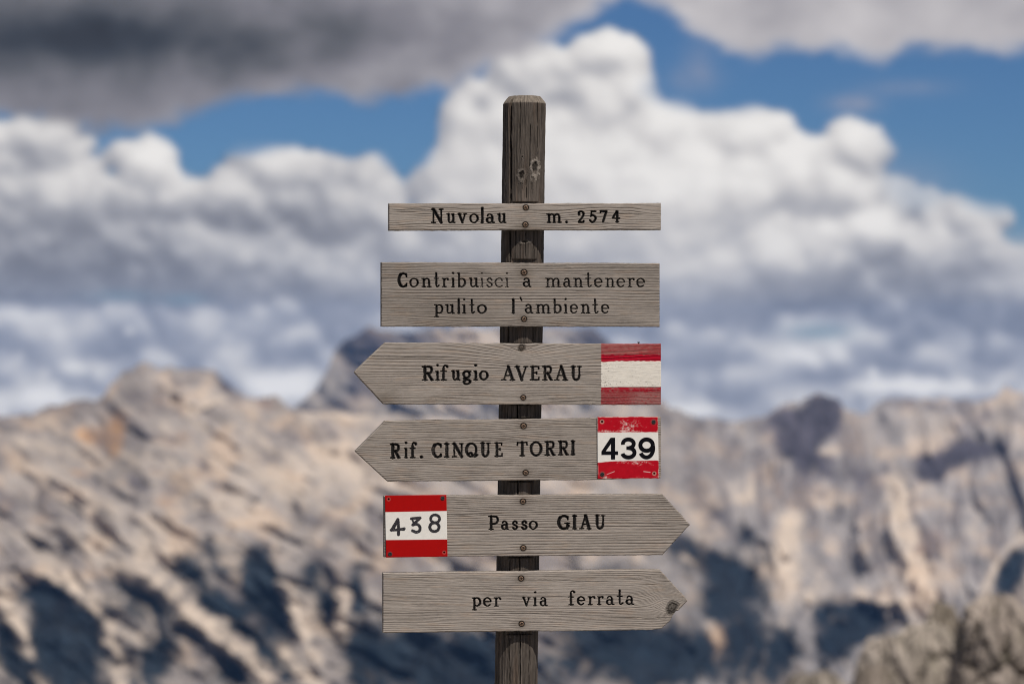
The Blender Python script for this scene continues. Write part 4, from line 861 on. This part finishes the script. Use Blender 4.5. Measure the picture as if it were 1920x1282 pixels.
board([(666.5, 844), (670, 841), (722, 788.5), (1118, 783.5), (1239.5, 781)], [(666.5, 846.5), (670, 850), (727, 902.5), (1100, 899.5), (1239, 896)], .022, [(-80, 3), (10, 3.6), (40, 4.0), (70, 3.4), (85, 5.4), (116, 5.4), (260, 5)],
      [('Rif.', [(730.8, 751.7), (756.9, 765.2), (767.3, 781.9), (787, 793.3)], 860.3, 859.2, (21, 29), 0, 0, 1.05, .05),
       ('CINQUE', [(810, 829.8), (831.9, 843.3), (846.5, 870), (872.5, 896.5), (899.6, 920.4), (926.7, 943.3)], 858.8, 857.0, (21, 28.4), 0, 0, 1.0, .18),
       ('TORRI', [(968.3, 990.2), (993.8, 1016.3), (1020.4, 1042.3), (1045.4, 1067.3), (1069.4, 1078.8)], 856.4, 853.8, (21, 28.4), 0, 0, .95, .1)],
      4.2, G(amp=4, len=200, slope=-.02, bend=[(900, 800, 200, 30, -4)]), 400, screws=[(981.5, 798.5, .95, 0), (985.5, 886, .9, 0)], stains=[(981, 799, 14, .45, 'rust'), (986, 886, 14, .5, 'rust')], slope=-.014,
      label='left-pointing arrow board carrying the printed number plate')
board([(720, 929.5), (1242, 926), (1291, 979), (1293.5, 982)], [(720.5, 1044), (1242, 1040), (1290, 987), (1293.5, 984)], .022, [(-80, 4), (15, 4.2), (45, 5.2), (75, 5.0), (116, 7.4), (260, 6)],
      [('Passo', [(915, 935.2), (939, 954.7), (959.6, 971.6), (976.8, 989.2), (991.8, 1008)], 993.8, 993.4, (18.2, 27.6), 0, 0, 1.0, .05),
       ('GIAU', [(1045.8, 1069.3), (1071.9, 1082.3), (1085.5, 1109.6), (1114.2, 1135.7)], 993.2, 992.4, (20, 27.8), 0, 0, 1.05, .05)],
      3.9, G(amp=4, len=230, tone=.02, flat=-.3), 500, screws=[(980.5, 940, .92, 0), (981, 1027, .92, 0)], stains=[(981, 941, 14, .4, 'rust'), (981, 1028, 13, .4, 'rust')], slope=-.01,
      label='right-pointing arrow board carrying the hand-numbered plate')
board([(718, 1074), (1237, 1067), (1286, 1119), (1289, 1123)], [(719, 1186), (1222, 1180.5), (1240, 1178), (1256, 1164.5), (1266, 1151), (1276, 1140), (1286, 1129), (1289, 1126)], .022, [(-80, 4), (6, 3.6), (30, 3.0), (50, 2.4), (85, 3.0), (95, 6.0), (120, 6.4), (260, 6)],
      [('per', [(884.2, 901.9), (906, 921.7), (925.2, 940)], 1137.2, 1137, (18.2, 26), 0, -.46, .95, .05), ('via', [(978, 995.7), (998.9, 1007.8), (1011.3, 1027.2)], 1136.8, 1136.4, (18.2, 25.8), 0, 0, .95, .05),
       ('ferrata', [(1064.8, 1078.6), (1082, 1097.5), (1101, 1117), (1118.8, 1132), (1135.6, 1152.4), (1156, 1169.3), (1172.5, 1189.6)], 1135.2, 1133.8, (18, 27), 0, 0, 1.0, .05)],
      3.6, G(amp=3, len=240, bend=[(1246, 1108, 34, 26, 12), (900, 1175, 180, 22, -5)], tone=.06, flat=.1), 600, knots=[(1260, 1139, 12.5, 13)], chips=[(1263, 4, -4), (1268, 3, -3)], screws=[(977, 1084, .92, 0), (978, 1169, .9, 0)],
      stains=[(977, 1084, 15, .6, 'rust'), (978, 1169, 14, .45, 'rust')], slope=-.010, label='lowest right-pointing arrow board with a dark knot broken at its tip')

# nail tip sticking up behind the third board
nv_, nq_ = lathe([(.0, .0), (.0011, .0), (.0011, .012), (.0026, .0118), (.0026, .0135), (.0, .0138)], 12)
p = to_local(np.array(1197.5), np.array(654.5), FRONT - .010)
nl_ = link('nail', make_mesh('nail', nv_, nq_, np.tile([[.03, .028, .03]], (len(nv_), 1)), M_SCREW, True), sign)
nl_.location = p; nl_.rotation_euler = (R(-90), 0, R(4))

# ------------------------------------------------------------------ number plates
def plate(corners, y_w0, y_w1, worn, seed, holes, screws, label, marker=None):
    (ax, ay), (bx_, by_), (cx, cy), (dx, dy) = corners      # TL TR BR BL
    n = 250
    s, t = np.meshgrid(np.linspace(0, 1, n), np.linspace(0, 1, n))
    U = ax * (1 - s) * (1 - t) + bx_ * s * (1 - t) + cx * s * t + dx * (1 - s) * t
    V = ay * (1 - s) * (1 - t) + by_ * s * (1 - t) + cy * s * t + dy * (1 - s) * t
    e = np.minimum(np.minimum(s, 1 - s), np.minimum(t, 1 - t)) * 116
    h = -.5 * np.clip(1 - e / 1.0, 0, 1) ** 2
    h = h + .25 * fbm(U / 50, V / 50, seed, 2)
    n1 = fbm(U / 14, V / 9, seed + 1, 4, .6); n2 = fbm(U / 3.5, V / 2.5, seed + 2, 3, .6)
    y0 = y_w0[0] + (y_w0[1] - y_w0[0]) * s; y1 = y_w1[0] + (y_w1[1] - y_w1[0]) * s
    if worn:
        y0 = y0 + 1.1 * fbm(U / 18, U * 0, seed + 3, 3); y1 = y1 + 1.1 * fbm(U / 16, U * 0 + 4, seed + 4, 3) + 2.0 * smooth(.22, .0, s)
    white = smooth(-.45, .45, V - y0) * smooth(.45, -.45, V - y1)
    wh = np.array([.74, .72, .68]); red = np.array([.42, .006, .016]) if worn else np.array([.36, .002, .003])
    C = np.ones(U.shape + (3,)) * red
    if worn:
        m = .95 * np.exp(-((U - 1178) / 26) ** 2 - ((V - 797) / 12) ** 2) + .5 * np.exp(-((U - 1140) / 16) ** 2 - ((V - 807) / 4) ** 2) + .5 * np.exp(-((V - y0 + 2) / 2.6) ** 2) + .6 * np.exp(-((U - 1200) / 22) ** 2 - ((V - 869) / 5) ** 2) + .4 * np.exp(-((V - y1 - 2) / 2) ** 2) + .25 * np.exp(-((V - 893) / 3) ** 2) + .9 * np.exp(-((U - 1131) / 8) ** 2 - ((V - 897) / 6) ** 2) + .5 * np.exp(-((U - 1232) / 5) ** 2 - ((V - 890) / 7) ** 2)
        wr = smooth(.34, .80, m * .60 + .50 * n1 * (m > .06) + .42 * n2)
        C = C * (1 - wr[..., None]) + np.array([.62, .42, .40]) * wr[..., None]
        C *= (1 + .18 * n1)[..., None]; h = h - .12 * wr
        sc = stroke(U, V, [(1138, 889), (1147, 885.5), (1152, 883.5)], .5); C = C + (wh - C) * (.7 * np.exp(-sc))[..., None]
        sc = stroke(U, V, [(1207, 883.5), (1219, 885)], .6); C = C + (wh - C) * (.8 * np.exp(-sc))[..., None]
        edge = np.clip(1 - e / 1.6, 0, 1) * smooth(-.2, .3, n1 + .15); C = C * (1 - .7 * edge[..., None]) + np.array([.66, .60, .54]) * .7 * edge[..., None]
    C = C * (1 - white[..., None]) + wh * (1 + .02 * n1)[..., None] * white[..., None]
    h = h - .05 * white
    for (hx, hy, rr, ring) in holes:
        d = np.hypot(U - hx, V - hy); m = smooth(rr + .5, rr - .4, d); h = h - 2.2 * m
        C = C * (1 - .94 * m[..., None])
        r2 = np.exp(-((d - rr - 1.3) / .9) ** 2) * ring; C = C * (1 - r2[..., None]) + np.array([.42, .30, .24]) * r2[..., None]
    for (hx, hy) in screws:
        d = np.hypot(U - hx, V - hy); m = np.exp(-(d / 5.4) ** 4) * (.7 if worn else .25); C = C * (1 - m[..., None]) + np.array([.16, .10, .09]) * m[..., None]
    ids = np.where(white > .5, 2, np.where(V < (y0 + y1) / 2, 1, 3)); names = {1: 'red_band', 2: 'white_band', 3: 'red_band'}
    q = np.full(U.shape, 9.); did = np.zeros(U.shape, int)
    if marker:
        for k, strokes in enumerate(marker):
            best = np.full(U.shape, 9.)
            for P_, w_ in strokes:
                best = np.minimum(best, seg_field(U + .35 * perlin(U / 2.2, V / 2.2, seed + 50 + k), V + .35 * perlin(U / 2.2 + 9, V / 2.2, seed + 51), P_, w_ * .62))
            bt = best < q; q[bt] = best[bt]; did[best < 1.0] = k + 1
        streak = fbm(U / 1.6 + V / 5, V / 1.6 - U / 5, seed + 60, 3, .6)
        ink = smooth(1.12, .85, q + .10 * streak) * (1 - .6 * smooth(.30, .55, streak))
        C = C * (1 - .97 * ink[..., None]) + np.array([.010, .009, .016]) * .97 * ink[..., None]
    F2 = FRONT + .0032
    P = to_local(U, V, F2); P[..., 1] -= h * .001
    nv = n * n; idx = np.arange(nv).reshape(n, n); Q = grid_quads(n, n)
    loop = np.concatenate([idx[0, :], idx[1:, -1], idx[-1, -2::-1], idx[-2:0:-1, 0]])
    Pf = P.reshape(-1, 3); B = Pf[loop].copy(); B[:, 1] = -FRONT - .0008
    nl = len(loop); a = np.arange(nl); b = (a + 1) % nl
    W1 = np.stack([loop[b], loop[a], nv + a, nv + b], -1)
    Bk = np.array([[nv, nv + n - 1, nv + 2 * n - 2, nv + 3 * n - 3]])[:, ::-1]
    Vall = np.concatenate([Pf, B]); Call = np.clip(np.concatenate([C.reshape(-1, 3), np.tile([[.10, .09, .085]], (nl, 1))]), .005, .85)
    Qall = np.concatenate([Q, W1, Bk])[:, ::-1]; ex = len(Qall) - len(Q)
    f2 = np.concatenate([ids.reshape(-1)[Q[:, 0]], np.full(ex, 0)]); fd = np.concatenate([np.where(q.reshape(-1)[Q].mean(1) < 1, np.median(did.reshape(-1)[Q], axis=1).astype(int), 0), np.zeros(ex, int)])
    pl = link('number_plate', sub_mesh('number_plate', Vall, Qall, Call, M_PLATE, (f2 == 0)), sign, label=label)
    for k in (1, 2, 3): link(names[k], sub_mesh(names[k], Vall, Qall, Call, M_PLATE, (f2 == k) & (fd == 0), True), pl)
    for k in range(1, (len(marker) if marker else 0) + 1): link('digit', sub_mesh('digit', Vall, Qall, Call, M_PLATE, fd == k), pl)
    for (hx, hy) in screws: put_screw(hx, hy, F2 + .0002, pl, ME_BLACK, 1.0, random.uniform(0, 1))
    return pl, F2

def z438(x, y): return (700 + x * .11704, 910 + y * .11704)
mk = [[([z438(392, 540), z438(340, 630), z438(290, 715)], 4.6), ([z438(285, 712), z438(400, 705), z438(495, 688)], 4.4), ([z438(396, 545), z438(402, 650), z438(404, 785)], 4.8), ([z438(380, 580), z438(330, 680)], 3.6), ([z438(440, 705), z438(490, 710)], 3.0)],
      [([z438(610, 530), z438(680, 522), z438(748, 516)], 4.6), ([z438(742, 525), z438(690, 575), z438(632, 628)], 4.6), ([z438(630, 560), z438(650, 600)], 3.0), ([tuple(p_) for p_ in curve([z438(632, 628), z438(700, 618), z438(745, 660), z438(740, 720), z438(690, 745), z438(628, 722)])], 4.8)],
      [([z438(*p_) for p_ in arc(990, 530, 72, 62, 0, 360, 26)], 4.4), ([z438(*p_) for p_ in arc(978, 664, 74, 70, 0, 360, 26)], 4.8)]]
plate([(721.8, 928.6), (837.1, 927.2), (839.2, 1043.0), (724, 1044.8)], (959.7, 957.5), (1011.8, 1010.6), False, 700, [(728.7, 935.5, 1.7, .25), (832.8, 1035.2, 1.5, .25)], [(829.9, 933.6), (731.4, 1038.2)],
      'number plate with three hand-drawn black figures on white', mk)
p439, F439 = plate([(1120.2, 781.5), (1233.8, 780.8), (1235.4, 896.8), (1120.8, 897.3)], (810.4, 809.8), (865, 862.8), True, 750, [(1128.9, 790.5, 1.9, .9), (1226.7, 887.4, 1.7, .9)], [(1225.6, 790.8), (1129.3, 889)],
      'scuffed number plate with three bold printed figures')
def ribbon(pts, w):
    P = np.array(pts, float); T = np.gradient(P, axis=0); T /= np.linalg.norm(T, axis=1)[:, None]; N = np.stack([-T[:, 1], T[:, 0]], -1)
    L_, R__ = P + N * w / 2, P - N * w / 2
    return [np.array([L_[k], L_[k + 1], R__[k + 1], R__[k]]) for k in range(len(P) - 1)]
def printed_digit(shapes):
    """bold upright figure: polygons in photograph pixels, printed as a thin raised film"""
    bm = bmesh.new()
    for k, (polys, lift) in enumerate(shapes):
        vs = {}
        for poly in polys:
            fr = []
            for (x, y) in poly:
                key = (round(x, 3), round(y, 3))
                if key not in vs: vs[key] = bm.verts.new(to_local(np.array(x), np.array(y), F439 + .0003 + lift))
                fr.append(vs[key])
            try: bm.faces.new(fr)
            except ValueError: pass
    r_ = bmesh.ops.extrude_face_region(bm, geom=list(bm.faces))
    for v in r_['geom']:
        if isinstance(v, bmesh.types.BMVert): v.co.y += .0004
    bmesh.ops.recalc_face_normals(bm, faces=bm.faces)
    me2 = bpy.data.meshes.new('digit'); bm.to_mesh(me2); bm.free(); me2.materials.append(M_INK)
    link('digit', me2, p439)
M_INK = bpy.data.materials.new('black_print'); M_INK.use_nodes = True
_b = M_INK.node_tree.nodes['Principled BSDF']; _b.inputs['Roughness'].default_value = .5; _b.inputs['Specular IOR Level'].default_value = .02
_n = M_INK.node_tree.nodes.new('ShaderNodeTexNoise'); _n.inputs['Scale'].default_value = 300
_r = M_INK.node_tree.nodes.new('ShaderNodeValToRGB'); _r.color_ramp.elements[0].color = (.004, .004, .005, 1); _r.color_ramp.elements[1].color = (.009, .009, .012, 1)
M_INK.node_tree.links.new(_n.outputs['Fac'], _r.inputs['Fac']); M_INK.node_tree.links.new(_r.outputs['Color'], _b.inputs['Base Color'])
E = lambda cx, cy, rx, ry, a0, a1, n=22: [(cx + rx * math.cos(R(a0 + (a1 - a0) * k / n)), cy - ry * math.sin(R(a0 + (a1 - a0) * k / n))) for k in range(n + 1)]
box = lambda x0, y0, x1, y1: np.array([(x0, y0), (x0, y1), (x1, y1), (x1, y0)])
printed_digit([([box(1145.6, 820.2, 1153.4, 860.8)], 0), ([box(1127.8, 845.6, 1159.0, 852.2)], .00004), ([np.array([(1144.8, 820.2), (1127.8, 845.8), (1134.4, 847.6), (1147.5, 829.0)])], .00008)])
printed_digit([(ribbon(E(1178.2, 831.4, 10.2, 8.1, 192, -82), 7.3), 0), (ribbon(E(1178.4, 848.1, 11.4, 8.9, 88, -168), 7.5), .00004), ([box(1174.6, 836.2, 1180.6, 842.6)], .00008)])
printed_digit([(ribbon(E(1212.4, 834.0, 11.6, 10.6, 0, 360, 34), 7.6), 0), (ribbon(E(1212.2, 840.2, 12.6, 16.8, 20, -148, 26), 7.4), .00004)])

# ------------------------------------------------------------------ the post
def build_post():
    nth = 300
    th = np.linspace(-np.pi, np.pi, nth, endpoint=False)   # 0 = towards the viewer
    ztop = 1.6 + (641 - 180.5) / 1000 * 1.0098
    zs = np.concatenate([np.linspace(-.05, .9, 60), np.arange(.903, ztop - .0155, .0019), np.linspace(ztop - .0153, ztop - .0008, 9)])
    T, Z = np.meshgrid(th, zs)
    PXY = 641 - (Z - 1.6) / .0010098                       # photograph row
    s = T * PR * 1000                                      # arc length, mm
    rad = PR * 1000 * (1 + .0 * Z) + 1.2 * fbm(T * 1.2 + 10, Z * 2.2, 1001, 2) * np.cos(T / 2)
    # slightly squared-off trunk
    rad = rad - 1.2 * np.cos(4 * T) * .4
    h = np.zeros_like(T)
    C = np.ones(T.shape + (3,)) * np.array([.076, .064, .055])
    wave = 2.5 * fbm(s / 30, Z * 6, 1003, 2)
    gr = fbm((s + wave) / 3.0, Z * 14, 1005, 4, .65); gr2 = fbm((s + wave * 1.5) / 7.5, Z * 5, 1006, 3, .6)
    fine = fbm((s + wave) / 1.1, Z * 40, 1007, 2, .7)
    h += 1.5 * gr + .9 * gr2
    C *= np.clip(1 + .75 * gr + .55 * gr2 + .35 * fine, .25, 2.2)[..., None]
    red = smooth(0, .5, fbm(s / 14, Z * 5, 1008, 3))[..., None]; C *= (1 + red * np.array([.12, .0, -.08]))
    # the long drying crack left of centre, and lesser ones (px across, rows, width, depth)
    cxp = lambda px, row: (px - (984 - (row - 180) * .01452))
    def crack(px0, r0, r1, wd, dp, k, drift=0.0):
        x = (px0 + drift * (PXY - r0) + 1.0 * fbm(PXY / 40, PXY * 0 + k, 1010 + k, 2)) - (984 - (PXY - 180) * .01452)
        tt = np.arcsin(np.clip(x / 40.5, -.99, .99)) - YAW * 0
        d = np.abs(T + YAW - tt) * 40.5
        along = smooth(r0 - 2, r0 + 14, PXY) * smooth(r1 + 2, r1 - 14, PXY)
        w_ = wd * (.75 + .5 * fbm(PXY / 25, PXY * 0, 1020 + k, 2)) * (.3 + .7 * along) * (along > 0.01)
        m = smooth(1.0, .35, d / np.maximum(w_, .05)) * (along > .01)
        return m * dp, m
    for k, c in enumerate([(958.5, 182, 384, 4.2, 16, -.006), (956, 430, 492, 3.2, 12, .02), (953, 610, 648, 2.6, 10, 0), (1000, 610, 648, .9, 5, 0), (975, 180, 300, .8, 3, 0), (995, 230, 330, .8, 4, -.02), (1008, 182, 290, .7, 3, 0),
                           (967, 430, 492, .8, 4, 0), (985, 440, 492, .7, 4, 0), (1002, 430, 492, .7, 3, 0), (970, 755, 792, 2.2, 9, 0), (1004, 755, 792, .9, 4, 0), (952, 755, 792, .8, 4, 0), (971, 898, 932, 2.6, 10, 0), (998, 898, 932, .9, 4, 0),
                           (975, 1040, 1076, 1.3, 7, 0), (955, 1040, 1076, .7, 3, 0), (976, 1180, 1700, 1.1, 7, -.004), (956, 1183, 1500, .9, 5, 0), (992, 1200, 1400, .6, 3, 0), (936, 1183, 1290, .6, 3, 0), (1018, 190, 380, .6, 3, 0), (948, 200, 380, .5, 2, 0), (987, 340, 380, .7, 3, 0), (998, 345, 380, .7, 3, 0)]):
        dd, m = crack(c[0], c[1], c[2], c[3], c[4], k, c[5])
        h -= dd; C *= (1 - .75 * np.clip(m, 0, 1))[..., None]
    # two knots high on the post
    for (kx, ky, ka, kb, br) in [(978, 329, 7.0, 9.5, .42), (1003, 314, 8.0, 14.0, .85), (980, 296, 2.2, 2.5, .3), (984, 454, 9, 3, .5)]:
        x = kx - (984 - (ky - 180) * .01452); t0 = math.asin(max(-.99, min(.99, x / 40.5))) - YAW
        du = (T - t0) * 40.5; dvp = PXY - ky
        e = np.hypot(du / ka, dvp / kb * (1 - .25 * np.sign(dvp) * np.clip(np.abs(dvp) / kb, 0, 1))) * (1 + .38 * perlin(du / 5, dvp / 6, 1031))
        ringm = np.exp(-((e - 1.0) / .26) ** 2); core = smooth(.72, .5, e)
        C = C * (1 - (ringm * br * .75)[..., None]) + np.array([.36, .32, .28]) * (ringm * br * .75)[..., None]
        C *= (1 - .55 * core)[..., None]; rk = np.cos(e * 22) * np.exp(-(e - .8) ** 2)
        h += 1.1 * ringm - 1.8 * core + .5 * rk; C *= (1 - .22 * np.clip(rk, 0, 1))[..., None]
    # paler front under the lowest board, above the top one and near the head
    x_ = np.sin(T + YAW) * 40.5
    pale = .5 * np.exp(-((x_ - 4) / 20) ** 2) * smooth(340, 375, PXY) * smooth(392, 380, PXY) + .15 * np.exp(-((x_ + 2) / 26) ** 2) * smooth(1205, 1225, PXY) + .25 * np.exp(-(x_ / 20) ** 2) * smooth(260, 190, PXY)
    C *= (1 + pale * (1 + .8 * gr))[..., None]
    radm = rad + h
    x = radm * np.sin(T); y = -radm * np.cos(T)
    # flats cut for the boards
    flat = FRONT * 1000 - 21.2
    for (r0, r1) in [(381, 432), (487, 612), (643, 758), (782, 901), (927, 1042), (1068, 1185)]:
        arch = 0
        inside = (PXY > r0) & (PXY < r1)
        cut = inside & (y < -flat) 
        y = np.where(cut, -flat + .3 * gr, y)
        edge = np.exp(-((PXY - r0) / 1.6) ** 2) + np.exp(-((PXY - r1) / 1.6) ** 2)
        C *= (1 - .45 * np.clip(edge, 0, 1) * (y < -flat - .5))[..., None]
    # chamfered, weather-rounded head
    tip = np.clip((Z - (ztop - .0155)) / .0155, 0, 1)
    sh = 1 - .29 * tip ** 1.3 * (1 + .25 * fbm(T * 1.1, T * 0, 1060, 2))
    x *= sh; y *= sh
    endg = tip > .02
    C = np.where(endg[..., None], C * 0 + np.array([.17, .145, .12]) * (1 + .6 * fbm(T * 9, tip * 2, 1040, 3) + .4 * gr)[..., None], C)
    zz = Z + .0012 * fbm(T * 2, Z * 0, 1041, 3) * tip
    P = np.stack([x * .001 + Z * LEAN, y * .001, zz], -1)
    nr, nc = T.shape
    idx = np.arange(nr * nc).reshape(nr, nc); idw = np.concatenate([idx, idx[:, :1]], 1)
    Q = np.stack([idw[:-1, :-1], idw[:-1, 1:], idw[1:, 1:], idw[1:, :-1]], -1).reshape(-1, 4)
    # end-grain cap
    Vs = [P.reshape(-1, 3)]; Cs = [C.reshape(-1, 3)]; prev = idx[-1]; base = nr * nc
    cen = P[-1].mean(0)
    for f in (.8, .55, .3, .03):
        ring = cen + (P[-1] - cen) * f; ring[:, 2] += .0012 * fbm(ring[:, 0] * 90, ring[:, 1] * 90, 1050, 3) + .0008
        Vs.append(ring); rc = np.array([.17, .145, .12]) * (1 + .4 * np.sin(f * 40) + .3 * fbm(ring[:, 0] * 300, ring[:, 1] * 300, 1051, 2))[:, None]; Cs.append(rc)
        cur = base + np.arange(nc); base += nc
        Q = np.concatenate([Q, np.stack([prev, np.roll(prev, -1), np.roll(cur, -1), cur], -1)]); prev = cur
    me = make_mesh('post', np.concatenate(Vs), Q, np.clip(np.concatenate(Cs), .008, .6), M_POST, False)
    link('post', me, sign)
build_post()

# ------------------------------------------------------------------ mountain air
def haze(density):
    m = bpy.data.materials.new('mountain_air'); m.use_nodes = True
    n = m.node_tree.nodes; l = m.node_tree.links
    n.remove(n['Principled BSDF']); v = n.new('ShaderNodeVolumePrincipled')
    v.inputs['Color'].default_value = (.24, .48, 1.0, 1); v.inputs['Density'].default_value = density; v.inputs['Anisotropy'].default_value = 0.0
    l.new(v.outputs['Volume'], n['Material Output'].inputs['Volume'])
    bm = bmesh.new(); bmesh.ops.create_cube(bm, size=1)
    me = bpy.data.meshes.new('haze'); bm.to_mesh(me); bm.free(); me.materials.append(m)
    o = link('haze', me, kind='stuff')
    o.scale = (24000, 24000, 2200); o.location = (0, 0, 150 - 1100)
HAZE = 1
if HAZE: haze(3.3e-5)
